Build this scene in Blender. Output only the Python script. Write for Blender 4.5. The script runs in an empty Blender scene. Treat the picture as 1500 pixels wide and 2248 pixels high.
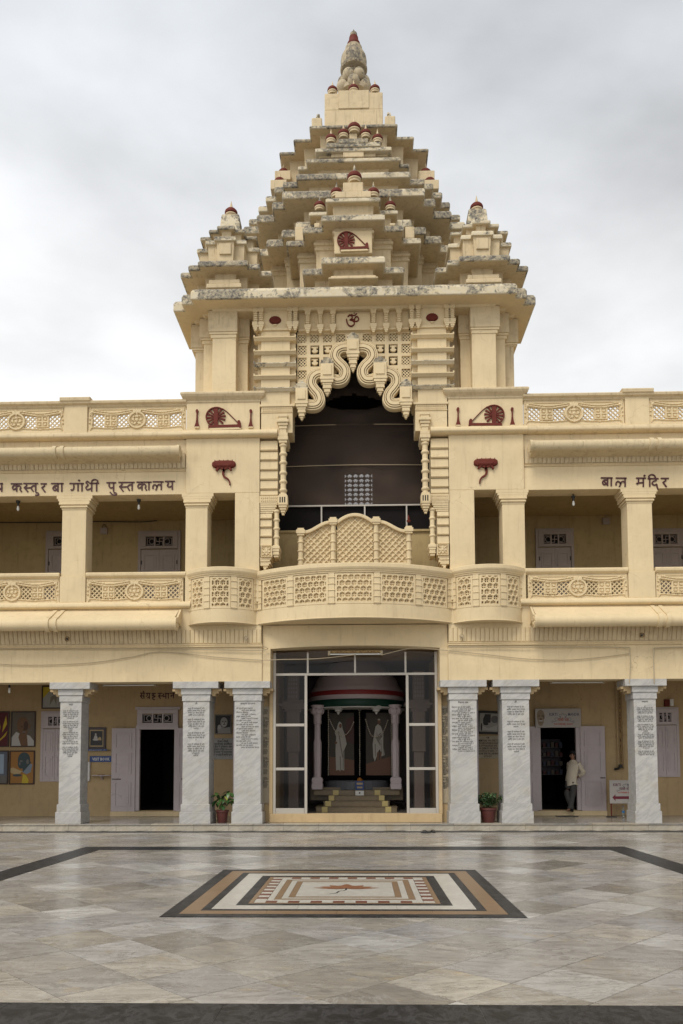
import bpy, math, random
import numpy as np
from mathutils import Vector, Matrix
random.seed(7); rng = np.random.RandomState(7)
PI = math.pi
# ------------------------------------------------------------------ camera
FPX, YAW, PIT, ROLL, EYE, CX, CY = 1740.0, .027, .065, -.003, 1.6, .2, -20.3
YP = 1685 - FPX*PIT
scene = bpy.context.scene
cam_d = bpy.data.cameras.new('camera'); cam = bpy.data.objects.new('camera', cam_d)
scene.collection.objects.link(cam); scene.camera = cam
RM = Matrix.Rotation(YAW, 3, 'Z') @ Matrix.Rotation(PI/2+PIT, 3, 'X') @ Matrix.Rotation(ROLL, 3, 'Z')
cam.matrix_world = Matrix.Translation((CX, CY, EYE)) @ RM.to_4x4()
cam_d.sensor_fit = 'HORIZONTAL'; cam_d.sensor_width = 36; cam_d.lens = FPX/1500*36
cam_d.shift_y = (YP-1124)/1500; cam_d.clip_start = .1; cam_d.clip_end = 3000
RN = np.array(RM)
# surveying helpers: where a sight line of the photographer meets an upright or a level plane
def A(x, y, Y):
    d = RN @ np.array([(x-750)/FPX, -(y-YP)/FPX, -1]); t = (Y-CY)/d[1]
    return float(CX+d[0]*t), float(EYE+d[2]*t)
def G(x, y, z=0.):
    d = RN @ np.array([(x-750)/FPX, -(y-YP)/FPX, -1]); t = (z-EYE)/d[2]
    return float(CX+d[0]*t), float(CY+d[1]*t)
def ZZ(y, Y, x=780): return A(x, y, Y)[1]
# ------------------------------------------------------------------ sky, sun, exposure
w = bpy.data.worlds.new('World'); scene.world = w; w.use_nodes = True
nt = w.node_tree; nt.nodes.clear(); N = nt.nodes.new; L = nt.links.new
SUN_EL, SUN_AZ = math.radians(52), math.radians(205)
sky = N('ShaderNodeTexSky'); sky.sky_type = 'NISHITA'; sky.sun_disc = False
sky.sun_elevation = SUN_EL; sky.sun_rotation = SUN_AZ
bg1 = N('ShaderNodeBackground'); bg1.inputs['Strength'].default_value = .08; L(sky.outputs[0], bg1.inputs[0])
tc = N('ShaderNodeTexCoord'); sx = N('ShaderNodeSeparateXYZ'); L(tc.outputs['Generated'], sx.inputs[0])
rp = N('ShaderNodeValToRGB'); L(sx.outputs['Z'], rp.inputs[0])
e = rp.color_ramp.elements
e[0].position = .30; e[0].color = (.86, .86, .85, 1)
e[1].position = .80; e[1].color = (.50, .525, .55, 1)
for p, c in ((.45, (.77, .775, .775, 1)), (.58, (.70, .71, .722, 1)), (.69, (.58, .60, .625, 1))):
    q = rp.color_ramp.elements.new(p); q.color = c
mp = N('ShaderNodeMapping'); L(tc.outputs['Generated'], mp.inputs[0]); mp.inputs['Scale'].default_value = (1.6, 1.6, 3.2); mp.inputs['Rotation'].default_value = (.2, .35, 0)
nz = N('ShaderNodeTexNoise'); nz.inputs['Scale'].default_value = 1.25; nz.inputs['Detail'].default_value = 7; nz.inputs['Distortion'].default_value = .4; nz.inputs['Roughness'].default_value = .5
L(mp.outputs[0], nz.inputs[0])
mr = N('ShaderNodeMapRange'); L(nz.outputs[0], mr.inputs[0]); mr.inputs[1].default_value = .3; mr.inputs[2].default_value = .7; mr.inputs[3].default_value = .74; mr.inputs[4].default_value = 1.06
nz2 = N('ShaderNodeTexNoise'); nz2.inputs['Scale'].default_value = 4.2; nz2.inputs['Detail'].default_value = 5; nz2.inputs['Roughness'].default_value = .45; L(mp.outputs[0], nz2.inputs[0])
mr2 = N('ShaderNodeMapRange'); L(nz2.outputs[0], mr2.inputs[0]); mr2.inputs[1].default_value = .3; mr2.inputs[2].default_value = .7; mr2.inputs[3].default_value = -.09; mr2.inputs[4].default_value = .09
ma = N('ShaderNodeMath'); ma.operation = 'ADD'; L(mr.outputs[0], ma.inputs[0]); L(mr2.outputs[0], ma.inputs[1])
# the cloud deck is thinner towards the left hand side
m1 = N('ShaderNodeMath'); m1.operation = 'MULTIPLY_ADD'; L(sx.outputs['X'], m1.inputs[0]); m1.inputs[1].default_value = -.34; L(ma.outputs[0], m1.inputs[2])
vm = N('ShaderNodeVectorMath'); vm.operation = 'SCALE'; L(rp.outputs[0], vm.inputs[0]); L(m1.outputs[0], vm.inputs['Scale'])
bg2 = N('ShaderNodeBackground'); bg2.inputs['Strength'].default_value = 1.0; L(vm.outputs[0], bg2.inputs[0])
mx = N('ShaderNodeMixShader'); mx.inputs[0].default_value = .93; L(bg1.outputs[0], mx.inputs[1]); L(bg2.outputs[0], mx.inputs[2])
ow = N('ShaderNodeOutputWorld'); L(mx.outputs[0], ow.inputs[0])
sd = bpy.data.lights.new('sun', 'SUN'); sun = bpy.data.objects.new('sun', sd); scene.collection.objects.link(sun)
sd.energy = 1.5; sd.angle = math.radians(24); sd.color = (1, .95, .87)
# sun behind and left of the photographer, veiled by cloud
sdir = Vector((math.sin(SUN_AZ)*math.cos(SUN_EL), math.cos(SUN_AZ)*math.cos(SUN_EL), math.sin(SUN_EL)))
sun.rotation_euler = sdir.to_track_quat('Z', 'Y').to_euler()
vs = scene.view_settings; scene.display_settings.display_device = 'sRGB'
vs.view_transform = 'Standard'; vs.look = 'None'; vs.exposure = 0.50; vs.gamma = 1; vs.use_curve_mapping = False
# ------------------------------------------------------------------ mesh helpers
COL = scene.collection
class MB:
    def __init__(s): s.v = []; s.f = []; s.m = []; s.n = 0
    def add(s, v, f, m=0):
        v = np.asarray(v, float).reshape(-1, 3); s.v.append(v)
        k = s.n; s.f += [tuple(i+k for i in q) for q in f]; s.m += [m]*len(f) if not hasattr(m, '__len__') else list(m)
        s.n += len(v); return s
    def box(s, x0, x1, y0, y1, z0, z1, m=0):
        if x0 > x1: x0, x1 = x1, x0
        if y0 > y1: y0, y1 = y1, y0
        if z0 > z1: z0, z1 = z1, z0
        v = [(x, y, z) for z in (z0, z1) for y in (y0, y1) for x in (x0, x1)]
        return s.add(v, [(0, 1, 5, 4), (1, 3, 7, 5), (3, 2, 6, 7), (2, 0, 4, 6), (4, 5, 7, 6), (2, 3, 1, 0)], m)
    def loft(s, rings, m=0, cap0=True, cap1=True, closed=True):
        n = len(rings[0]); v = [p for r in rings for p in r]; f = []; mm = []
        for i in range(len(rings)-1):
            mi = m[i] if hasattr(m, '__len__') else m
            for j in range(n if closed else n-1):
                k = (j+1) % n
                f.append((i*n+j, i*n+k, (i+1)*n+k, (i+1)*n+j)); mm.append(mi)
        ma = m[0] if hasattr(m, '__len__') else m; mb = m[-1] if hasattr(m, '__len__') else m
        if cap0: f.append(tuple(range(n))[::-1]); mm.append(ma)
        if cap1: f.append(tuple((len(rings)-1)*n+j for j in range(n))); mm.append(mb)
        return s.add(v, f, mm)
    def lathe(s, prof, cx, cy, n=16, m=0, sq=False, cap=True):
        a = [2*PI*(j+(.5 if sq else 0))/n for j in range(n)]; g = math.sqrt(2) if sq else 1
        return s.loft([[(cx+r*g*math.cos(t), cy+r*g*math.sin(t), z) for t in a] for r, z in prof], m, cap, cap)
    def tube(s, pts, r, n=6, m=0):
        pts = [Vector(p) for p in pts]; rings = []
        up = Vector((0, 0, 1))
        for i, p in enumerate(pts):
            t = (pts[min(i+1, len(pts)-1)]-pts[max(i-1, 0)]).normalized()
            a = t.cross(up) if abs(t.dot(up)) < .95 else t.cross(Vector((1, 0, 0)))
            a.normalize(); b = t.cross(a); rr = r[i] if hasattr(r, '__len__') else r
            rings.append([tuple(p+a*rr*math.cos(2*PI*k/n)+b*rr*math.sin(2*PI*k/n)) for k in range(n)])
        return s.loft(rings, m)
    def poly(s, pts, y0, y1, m=0, ms=None):
        """outline of (x,z) points, extruded from y1 (front) back to y0"""
        n = len(pts); v = [(x, y1, z) for x, z in pts]+[(x, y0, z) for x, z in pts]
        f = [tuple(range(n))]+[((j+1) % n, j, n+j, n+(j+1) % n) for j in range(n)]
        return s.add(v, f, [m]+[m if ms is None else ms]*n)
    def prof_x(s, pts, x0, x1, m=0):
        """outline of (y,z) points extruded along x"""
        n = len(pts); v = [(x0, y, z) for y, z in pts]+[(x1, y, z) for y, z in pts]
        f = [tuple(range(n)), tuple(range(2*n-1, n-1, -1))]+[((j+1) % n, j, n+j, n+(j+1) % n) for j in range(n)]
        return s.add(v, f, m)
    def stroke(s, pts, wd, y0, y1, m=0, smooth=True):
        """a flat raised band along (x,z) points; y1 is the front"""
        P = spline(pts) if smooth and len(pts) > 2 else [Vector(p) for p in pts]
        l = []; r = []
        for i, p in enumerate(P):
            t = P[min(i+1, len(P)-1)]-P[max(i-1, 0)]
            if t.length < 1e-9: t = Vector((1, 0))
            t.normalize(); nn = Vector((-t.y, t.x)); ww = (wd[0]+(wd[1]-wd[0])*i/(len(P)-1)) if hasattr(wd, '__len__') else wd
            l.append(p+nn*ww/2); r.append(p-nn*ww/2)
        rings = [[(a.x, y0, a.y), (a.x, y1, a.y), (b.x, y1, b.y), (b.x, y0, b.y)] for a, b in zip(l, r)]
        return s.loft(rings, m)
    def mirror(s):
        o = MB(); v = np.concatenate(s.v) if s.v else np.zeros((0, 3)); v = v*np.array([-1, 1, 1])
        o.v = [v]; o.f = [q[::-1] for q in s.f]; o.m = list(s.m); o.n = s.n; return o
    def shift(s, dx=0, dy=0, dz=0):
        s.v = [a+np.array([dx, dy, dz]) for a in s.v]; return s
    def mesh(s, name, mats, smooth=False):
        me = bpy.data.meshes.new(name); v = np.concatenate(s.v)
        me.from_pydata(v.tolist(), [], s.f)
        for mt in (mats if isinstance(mats, (list, tuple)) else [mats]): me.materials.append(mt)
        if any(s.m): me.polygons.foreach_set('material_index', s.m)
        if smooth: me.polygons.foreach_set('use_smooth', [True]*len(s.f))
        me.update(); return me
def spline(pts, k=6):
    P = [Vector(p) for p in pts]; o = []
    for i in range(len(P)-1):
        a = P[max(i-1, 0)]; b = P[i]; c = P[i+1]; d = P[min(i+2, len(P)-1)]
        for j in range(k):
            t = j/k
            o.append(.5*((2*b)+(c-a)*t+(2*a-5*b+4*c-d)*t*t+(3*b-a-3*c+d)*t**3))
    o.append(P[-1]); return o
def fix_normals(me):
    import bmesh
    bm = bmesh.new(); bm.from_mesh(me); bmesh.ops.recalc_face_normals(bm, faces=bm.faces); bm.to_mesh(me); bm.free()
def obj(name, mb, mats, parent=None, loc=None, smooth=False, bevel=0, label=None, kind=None, fix=True, group=None):
    me = mb.mesh(name, mats, smooth) if isinstance(mb, MB) else mb
    if isinstance(mb, MB) and fix and len(mb.f) < 60000: fix_normals(me)
    o = bpy.data.objects.new(name, me); COL.objects.link(o)
    if parent: o.parent = parent
    if loc: o.location = loc
    if bevel:
        b = o.modifiers.new('bevel', 'BEVEL'); b.width = bevel; b.segments = 2; b.limit_method = 'ANGLE'; b.angle_limit = .7; b.harden_normals = False
    if smooth and not bevel:
        try: me.set_sharp_from_angle(angle=math.radians(40))
        except Exception: pass
    if label: o['label'] = label
    if kind: o['kind'] = kind
    if group: o['group'] = group
    return o
def thing(name, label, cat, loc=(0, 0, 0), rz=0, group=None):
    o = bpy.data.objects.new(name, None); COL.objects.link(o); o.location = loc; o.rotation_euler = (0, 0, rz)
    o.empty_display_size = .1
    o['label'] = label; o['category'] = cat
    if group: o['group'] = group
    return o
def tag(o, label, cat, group=None):
    o['label'] = label; o['category'] = cat
    if group: o['group'] = group
    return o
def dup(o, parent=None, loc=None, rz=None, label=None, mirror=False):
    c = o.copy(); COL.objects.link(c)
    if parent is not None: c.parent = parent
    if loc is not None: c.location = loc
    if rz is not None: c.rotation_euler = (0, 0, rz)
    if mirror: c.scale.x = -c.scale.x
    if label: c['label'] = label
    for ch in list(o.children):
        d = ch.copy(); COL.objects.link(d); d.parent = c
        for g in list(ch.children):
            h = g.copy(); COL.objects.link(h); h.parent = d
    return c
def field(W, H, res, fn, thick=.05, mapf=None, m=0):
    """carved or pierced slab: fn(U,V)->(height, solid) on a fine grid, holes really cut through"""
    nx = max(2, int(round(W/res))); nz_ = max(2, int(round(H/res)))
    u = np.linspace(-W/2, W/2, nx+1); v = np.linspace(0, H, nz_+1)
    U, V = np.meshgrid(u, v); h, _ = fn(U, V)
    uc = (u[1:]+u[:-1])/2; vc = (v[1:]+v[:-1])/2; UC, VC = np.meshgrid(uc, vc); _, solid = fn(UC, VC)
    F = np.stack([U.ravel(), -np.asarray(h).ravel(), V.ravel()], 1); B = np.stack([U.ravel(), np.full(U.size, thick), V.ravel()], 1)
    idx = np.arange(U.size).reshape(U.shape); nb = U.size
    a = idx[:-1, :-1]; b = idx[:-1, 1:]; c = idx[1:, 1:]; d = idx[1:, :-1]
    fs = [np.stack([a[solid], b[solid], c[solid], d[solid]], 1), np.stack([d[solid], c[solid], b[solid], a[solid]], 1)+nb]
    S = np.zeros((nz_+2, nx+2), bool); S[1:-1, 1:-1] = solid; Sc = S[1:-1, 1:-1]
    for nbm, p, q in ((S[:-2, 1:-1], a, b), (S[2:, 1:-1], c, d), (S[1:-1, :-2], d, a), (S[1:-1, 2:], b, c)):
        e_ = Sc & ~nbm; fs.append(np.stack([q[e_], p[e_], p[e_]+nb, q[e_]+nb], 1))
    f = np.concatenate(fs); vv = np.concatenate([F, B])
    used = np.zeros(len(vv), bool); used[f.ravel()] = True; re = np.cumsum(used)-1
    vv = vv[used]; f = re[f]
    if mapf: vv = mapf(vv)
    mb = MB(); mb.add(vv, [tuple(q) for q in f.tolist()], m); return mb
# ------------------------------------------------------------------ materials
def mat(name, col, rough=.7, build=None, metal=0, spec=.5):
    m = bpy.data.materials.new(name); m.use_nodes = True; n = m.node_tree; b = n.nodes['Principled BSDF']
    b.inputs['Base Color'].default_value = (*col, 1); b.inputs['Roughness'].default_value = rough; b.inputs['Metallic'].default_value = metal
    b.inputs['Specular IOR Level'].default_value = spec
    if build: build(n, b)
    return m
def nd(n, t, **k):
    o = n.nodes.new(t)
    for a, b in k.items(): setattr(o, a, b)
    return o
def noise(n, vec, scale, detail=4, rough=.55, dist=0, sc=None):
    if sc is not None:
        mp = nd(n, 'ShaderNodeMapping'); mp.inputs['Scale'].default_value = sc; n.links.new(vec, mp.inputs[0]); vec = mp.outputs[0]
    o = nd(n, 'ShaderNodeTexNoise'); o.inputs['Scale'].default_value = scale; o.inputs['Detail'].default_value = detail
    o.inputs['Roughness'].default_value = rough; o.inputs['Distortion'].default_value = dist; n.links.new(vec, o.inputs['Vector']); return o.outputs[0]
def ramp(n, fac, stops):
    r = nd(n, 'ShaderNodeValToRGB'); e = r.color_ramp.elements
    e[0].position, e[0].color = stops[0][0], (*stops[0][1], 1) if len(stops[0][1]) == 3 else stops[0][1]
    e[1].position, e[1].color = stops[-1][0], (*stops[-1][1], 1)
    for p, c in stops[1:-1]: q = e.new(p); q.color = (*c, 1)
    n.links.new(fac, r.inputs[0]); return r.outputs[0]
def g3(v): return (v, v, v)
def mixc(n, fac, a, b, mode='MIX'):
    o = nd(n, 'ShaderNodeMix', data_type='RGBA', blend_type=mode)
    for s_, x in ((0, fac), (6, a), (7, b)):
        if hasattr(x, 'is_linked') or hasattr(x, 'links'): n.links.new(x, o.inputs[s_])
        elif hasattr(x, '__len__'): o.inputs[s_].default_value = (*x, 1)
        else: o.inputs[s_].default_value = x
    return o.outputs[2]
def mth(n, op, a, b=None, clamp=False):
    o = nd(n, 'ShaderNodeMath', operation=op); o.use_clamp = clamp
    for i, x in enumerate((a, b)):
        if x is None: continue
        if hasattr(x, 'links'): n.links.new(x, o.inputs[i])
        else: o.inputs[i].default_value = x
    return o.outputs[0]
def bump(n, b, h, strength=.3, dist=.01):
    o = nd(n, 'ShaderNodeBump'); o.inputs['Strength'].default_value = strength; o.inputs['Distance'].default_value = dist
    n.links.new(h, o.inputs['Height']); n.links.new(o.outputs[0], b.inputs['Normal'])
def geo(n): return nd(n, 'ShaderNodeNewGeometry')
def plaster(base, dirt=.25, lichen=0., pale=None, streak=.2):
    def bld(n, b):
        g = geo(n); P = g.outputs['Position']
        n1 = noise(n, P, .8, 5, .6); n2 = noise(n, P, 5, 6, .65); n3 = noise(n, P, 2.2, 5, .6, 0, (3.5, 3.5, .35))
        c = mixc(n, ramp(n, n1, ((.3, g3(0)), (.7, g3(1)))), tuple(x*.90 for x in base), tuple(min(1, x*1.07) for x in base))
        c = mixc(n, mth(n, 'MULTIPLY', ramp(n, n2, ((.52, g3(0)), (.78, g3(1)))), dirt), c, (base[0]*.55, base[1]*.52, base[2]*.5))
        c = mixc(n, mth(n, 'MULTIPLY', ramp(n, n3, ((.55, g3(0)), (.8, g3(1)))), streak), c, (base[0]*.5, base[1]*.46, base[2]*.42))
        if lichen:
            sp = nd(n, 'ShaderNodeSeparateXYZ'); n.links.new(g.outputs['Normal'], sp.inputs[0])
            na = noise(n, P, 4.5, 9, .74, .5); nb = noise(n, P, 14, 6, .7, .4); nc = noise(n, P, .9, 4)
            pl = ramp(n, nb, ((.42, g3(0)), (.55, g3(1)))); c = mixc(n, mth(n, 'MULTIPLY', pl, .6), c, pale or (.50, .45, .33))
            fa = mth(n, 'ADD', na, mth(n, 'MULTIPLY', sp.outputs[2], .12)); fa = mth(n, 'ADD', fa, mth(n, 'MULTIPLY', mth(n, 'SUBTRACT', nc, .5), .95))
            k = ramp(n, fa, ((.545-.12*lichen, g3(0)), (.605-.11*lichen, g3(1))))
            k = mth(n, 'MULTIPLY', k, ramp(n, nb, ((.35, g3(.25)), (.6, g3(1)))))
            c = mixc(n, mth(n, 'MULTIPLY', k, .95), c, (.085, .08, .075))
        # paler repaired patches and thin rain streaks
        n4 = noise(n, P, 1.3, 6, .7, .8); c = mixc(n, mth(n, 'MULTIPLY', ramp(n, n4, ((.60, g3(0)), (.63, g3(1)))), .30), c, tuple(min(.8, x*1.12) for x in base))
        n5 = noise(n, P, 5.0, 6, .7, .2, (2.5, 2.5, .16)); c = mixc(n, mth(n, 'MULTIPLY', ramp(n, n5, ((.58, g3(0)), (.70, g3(1)))), streak*.9), c, (base[0]*.42, base[1]*.38, base[2]*.36))
        vo = nd(n, 'ShaderNodeTexVoronoi', feature='DISTANCE_TO_EDGE'); vo.inputs['Scale'].default_value = .9; 
        dn = nd(n, 'ShaderNodeVectorMath', operation='MULTIPLY_ADD'); nn = nd(n, 'ShaderNodeTexNoise'); nn.inputs['Scale'].default_value = 3; nn.inputs['Detail'].default_value = 6; n.links.new(P, nn.inputs['Vector'])
        n.links.new(nn.outputs['Color'], dn.inputs[0]); dn.inputs[1].default_value = (.5, .5, .5); n.links.new(P, dn.inputs[2]); n.links.new(dn.outputs[0], vo.inputs['Vector'])
        ck = mth(n, 'MULTIPLY', ramp(n, vo.outputs['Distance'], ((.0, g3(1)), (.006, g3(0)))), ramp(n, n1, ((.50, g3(0)), (.62, g3(.55))))); c = mixc(n, ck, c, (base[0]*.4, base[1]*.36, base[2]*.34))
        n.links.new(c, b.inputs['Base Color'])
        bump(n, b, noise(n, P, 30, 5, .6), .25, .006)
    return bld
CREAM = (.68, .545, .335)
M_cream = mat('cream_plaster', CREAM, .75, plaster(CREAM, .20, 0, None, .26), spec=.25)
M_tower = mat('weathered_cream_plaster', CREAM, .8, plaster((.61, .49, .31), .55, 0, None, .62), spec=.2)
M_fin = mat('sooty_spire_plaster', CREAM, .85, plaster((.44, .36, .24), .6, .35, (.46, .39, .27), .7), spec=.2)
M_lich = mat('lichen_stained_cornice', CREAM, .85, plaster((.60, .50, .33), .45, 1.25, (.60, .55, .44)), spec=.2)
M_lich2 = mat('spotted_cornice', CREAM, .85, plaster((.64, .54, .36), .35, .75, (.62, .56, .44)), spec=.2)
M_roll = mat('grimy_pipe_plaster', CREAM, .8, plaster((.60, .49, .31), .5, .0, None, .6), spec=.2)
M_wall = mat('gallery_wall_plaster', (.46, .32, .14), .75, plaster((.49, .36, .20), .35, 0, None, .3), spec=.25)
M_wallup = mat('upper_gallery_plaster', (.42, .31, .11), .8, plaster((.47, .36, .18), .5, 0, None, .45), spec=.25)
M_maroon = mat('maroon_paint', (.125, .017, .016), .7, spec=.2, build= lambda n, b: n.links.new(mixc(n, noise(n, geo(n).outputs['Position'], 9, 5), (.085, .017, .012), (.175, .036, .022)), b.inputs['Base Color']))
M_letter = mat('dark_red_lettering', (.06, .008, .008), .5)
def marble(base, vein, sc=1., vs_=.5, stain=0., obrand=False):
    def bld(n, b):
        g = geo(n); P = g.outputs['Position']
        ro = nd(n, 'ShaderNodeVectorRotate', rotation_type='Y_AXIS'); ro.inputs['Angle'].default_value = .6; n.links.new(P, ro.inputs['Vector']); v = ro.outputs[0]
        a = noise(n, v, 1.8*sc, 10, .68, .5, (.5, 1, 2.2)); k = mth(n, 'ABSOLUTE', mth(n, 'SUBTRACT', a, .5))
        c = mixc(n, ramp(n, k, ((.0, g3(vs_)), (.045, g3(vs_*.25)), (.13, g3(0)))), base, vein)
        c = mixc(n, ramp(n, noise(n, P, 1.1*sc, 5, .6, .5), ((.35, g3(0)), (.7, g3(.5)))), c, tuple(x*.72 for x in base))
        if stain: c = mixc(n, mth(n, 'MULTIPLY', ramp(n, noise(n, P, 1.9, 7, .7, .3), ((.5, g3(0)), (.68, g3(1)))), stain), c, (.36, .29, .18))
        n.links.new(c, b.inputs['Base Color'])
        bump(n, b, noise(n, P, 40, 4), .08, .003)
    return bld
M_pillar = mat('white_veined_marble', (.58, .56, .52), .38, marble((.50, .485, .455), (.22, .22, .23), 1.2, .5, .3))
M_step = mat('stained_marble_step', (.4, .36, .3), .35, marble((.46, .41, .33), (.2, .18, .15), 2.0, .5, .6))
def flecks(n, b):
    P = geo(n).outputs['Position']; src = b.inputs['Base Color'].links[0].from_socket
    k = ramp(n, noise(n, P, 16, 6, .8, 2.0, (1, .45, 1)), ((.62, g3(0)), (.70, g3(.55)))); n.links.new(mixc(n, k, src, (.17, .16, .15)), b.inputs['Base Color'])
M_black = mat('black_marble', (.02, .021, .024), .38, spec=.22, build=lambda n, b: (marble((.014, .015, .017), (.11, .11, .115), 2.6, .45)(n, b), flecks(n, b)))
def tilemat(n, b):
    g = geo(n); oi = nd(n, 'ShaderNodeObjectInfo'); tcn = nd(n, 'ShaderNodeTexCoord')
    r = mth(n, 'FRACT', mth(n, 'ADD', g.outputs['Random Per Island'], oi.outputs['Random']))
    r2 = mth(n, 'FRACT', mth(n, 'MULTIPLY', r, 17.31)); r3 = mth(n, 'FRACT', mth(n, 'MULTIPLY', r, 91.7))
    cb = nd(n, 'ShaderNodeCombineXYZ'); n.links.new(mth(n, 'MULTIPLY', r, 60), cb.inputs[0]); n.links.new(mth(n, 'MULTIPLY', r2, 60), cb.inputs[1]); n.links.new(mth(n, 'MULTIPLY', r3, 30), cb.inputs[2])
    rot = nd(n, 'ShaderNodeVectorRotate', rotation_type='Z_AXIS'); n.links.new(g.outputs['Position'], rot.inputs['Vector'])
    n.links.new(mth(n, 'MULTIPLY_ADD', r2, .9) if False else mth(n, 'ADD', mth(n, 'MULTIPLY', r2, .5), -.25), rot.inputs['Angle'])
    ad = nd(n, 'ShaderNodeVectorMath', operation='ADD'); n.links.new(rot.outputs[0], ad.inputs[0]); n.links.new(cb.outputs[0], ad.inputs[1]); V = ad.outputs[0]
    base = ramp(n, r3, ((0, (.24, .215, .18)), (.15, (.42, .38, .31)), (.38, (.36, .345, .335)), (.6, (.54, .485, .395)), (.8, (.41, .395, .385)), (1, (.72, .69, .63))))
    a = noise(n, V, 1.5, 9, .66, .5, (.8, 4.2, 1)); c = mixc(n, ramp(n, a, ((.36, g3(0)), (.62, g3(1)))), base, mixc(n, .48, base, (.17, .155, .14)))
    k = mth(n, 'ABSOLUTE', mth(n, 'SUBTRACT', noise(n, V, 1.3, 10, .68, .7, (.8, 2.6, 1)), .5))
    c = mixc(n, ramp(n, k, ((0, g3(.75)), (.008, g3(.3)), (.03, g3(0)))), c, (.13, .115, .10))
    k3 = mth(n, 'ABSOLUTE', mth(n, 'SUBTRACT', noise(n, V, 4.5, 8, .7, .4, (.5, 3.5, 1)), .5)); c = mixc(n, ramp(n, k3, ((0, g3(.45)), (.03, g3(0)))), c, (.16, .14, .12))
    k2 = mth(n, 'ABSOLUTE', mth(n, 'SUBTRACT', noise(n, V, 1.1, 8, .7, 1.5), .52))
    c = mixc(n, ramp(n, k2, ((0, g3(.25)), (.02, g3(0)))), c, (.62, .60, .56))
    c = mixc(n, ramp(n, noise(n, V, 2.7, 6, .65), ((.6, g3(0)), (.75, g3(.6)))), c, (.43, .33, .19))
    c = mixc(n, ramp(n, noise(n, g.outputs['Position'], .5, 5, .6), ((.4, g3(0)), (.75, g3(.35)))), c, (.23, .21, .18))
    n.links.new(c, b.inputs['Base Color'])
    rr = ramp(n, noise(n, g.outputs['Position'], 1.3, 6, .65), ((.3, g3(.15)), (.7, g3(.36)))); n.links.new(rr, b.inputs['Roughness'])
    bump(n, b, noise(n, V, 5, 5, .6), .06, .004)
M_tile = mat('worn_grey_marble_tile', (.4, .38, .35), .25, tilemat)
M_grout = mat('dark_grout', (.13, .12, .105), .8)
M_platf = mat('grey_marble_floor', (.3, .28, .25), .2, marble((.34, .315, .28), (.12, .11, .1), 1.0, .5, .3))
M_sand = mat('brown_sandstone_inlay', (.30, .17, .07), .35, marble((.25, .16, .09), (.17, .10, .055), 3, .3))
M_white = mat('white_marble_inlay', (.55, .52, .45), .28, marble((.56, .53, .46), (.34, .3, .25), 2.5, .4))
M_redst = mat('red_stone_inlay', (.16, .05, .03), .35, marble((.17, .06, .04), (.1, .03, .02), 3, .3))
M_lotusi = mat('rust_marble_inlay', (.26, .10, .05), .35, marble((.28, .12, .06), (.15, .05, .03), 4, .4))
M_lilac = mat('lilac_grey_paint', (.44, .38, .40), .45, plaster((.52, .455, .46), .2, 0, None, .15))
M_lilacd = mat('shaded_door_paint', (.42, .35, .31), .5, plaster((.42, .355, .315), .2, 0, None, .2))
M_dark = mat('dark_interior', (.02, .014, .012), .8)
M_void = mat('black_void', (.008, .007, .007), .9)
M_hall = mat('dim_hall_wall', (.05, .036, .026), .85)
M_alu = mat('cream_aluminium_frame', (.46, .42, .36), .4, metal=.25)
M_cable = mat('black_cable', (.03, .027, .024), .6)
M_wire = mat('pale_cable', (.42, .34, .22), .6)
M_greymetal = mat('grey_metal', (.25, .25, .25), .4, metal=.7)
M_tube = mat('white_tube', (.75, .75, .7), .3)
M_rust = mat('rusty_fitting', (.22, .13, .05), .7, lambda n, b: n.links.new(mixc(n, ramp(n, noise(n, geo(n).outputs['Position'], 25, 5), ((.4, g3(0)), (.6, g3(1)))), (.40, .27, .10), (.10, .045, .02)), b.inputs['Base Color']))
M_blue = mat('blue_board', (.02, .06, .22), .4)
M_ink = mat('black_ink', (.012, .012, .012), .6)
M_wht = mat('white_paint', (.72, .71, .68), .5)
M_frame = mat('brown_picture_frame', (.045, .02, .01), .4)
M_plaque = mat('grey_marble_plaque', (.33, .31, .29), .4, marble((.34, .33, .31), (.2, .2, .2), 3, .4))
M_plaqc = mat('tan_marble_plaque', (.42, .34, .22), .4, marble((.42, .35, .24), (.25, .2, .14), 3, .4))
def flat(name, c, r=.6): return mat(name, c, r)
# ------------------------------------------------------------------ ground
floor = obj('courtyard_floor', MB().box(-60, 60, -60, 40, -.3, -.012), M_grout, kind='structure')
floor['label'] = 'polished grey marble courtyard floor laid diagonally'
TA, TB = .645, .67
tl = MB().box(-TA/2+.003, TA/2-.003, -TB/2+.003, TB/2-.003, -.011, 0)
tile_me = tl.mesh('tile', M_tile)
sp = []
O0 = Vector((-1.5, -14.23)); uu = Vector((1, 1))/math.sqrt(2); vv_ = Vector((1, -1))/math.sqrt(2)
for i in range(-40, 60):
    for j in range(-40, 60):
        c = O0+uu*(TA*(i+.5))+vv_*(TB*(j+.5))
        if -13 < c.x < 13 and -19.9 < c.y < -.1:
            inm = abs(c.x) < 1.5 and abs(c.y+9.75) < 1.5
            vis = abs(c.x-.2) < .47*(c.y+20.3)+.4 and c.y > -15.3 and not inm
            sp.append((0 if vis else 1, c.y, c))
sp.sort(key=lambda t: (t[0], t[1])); rest = MB()
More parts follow.
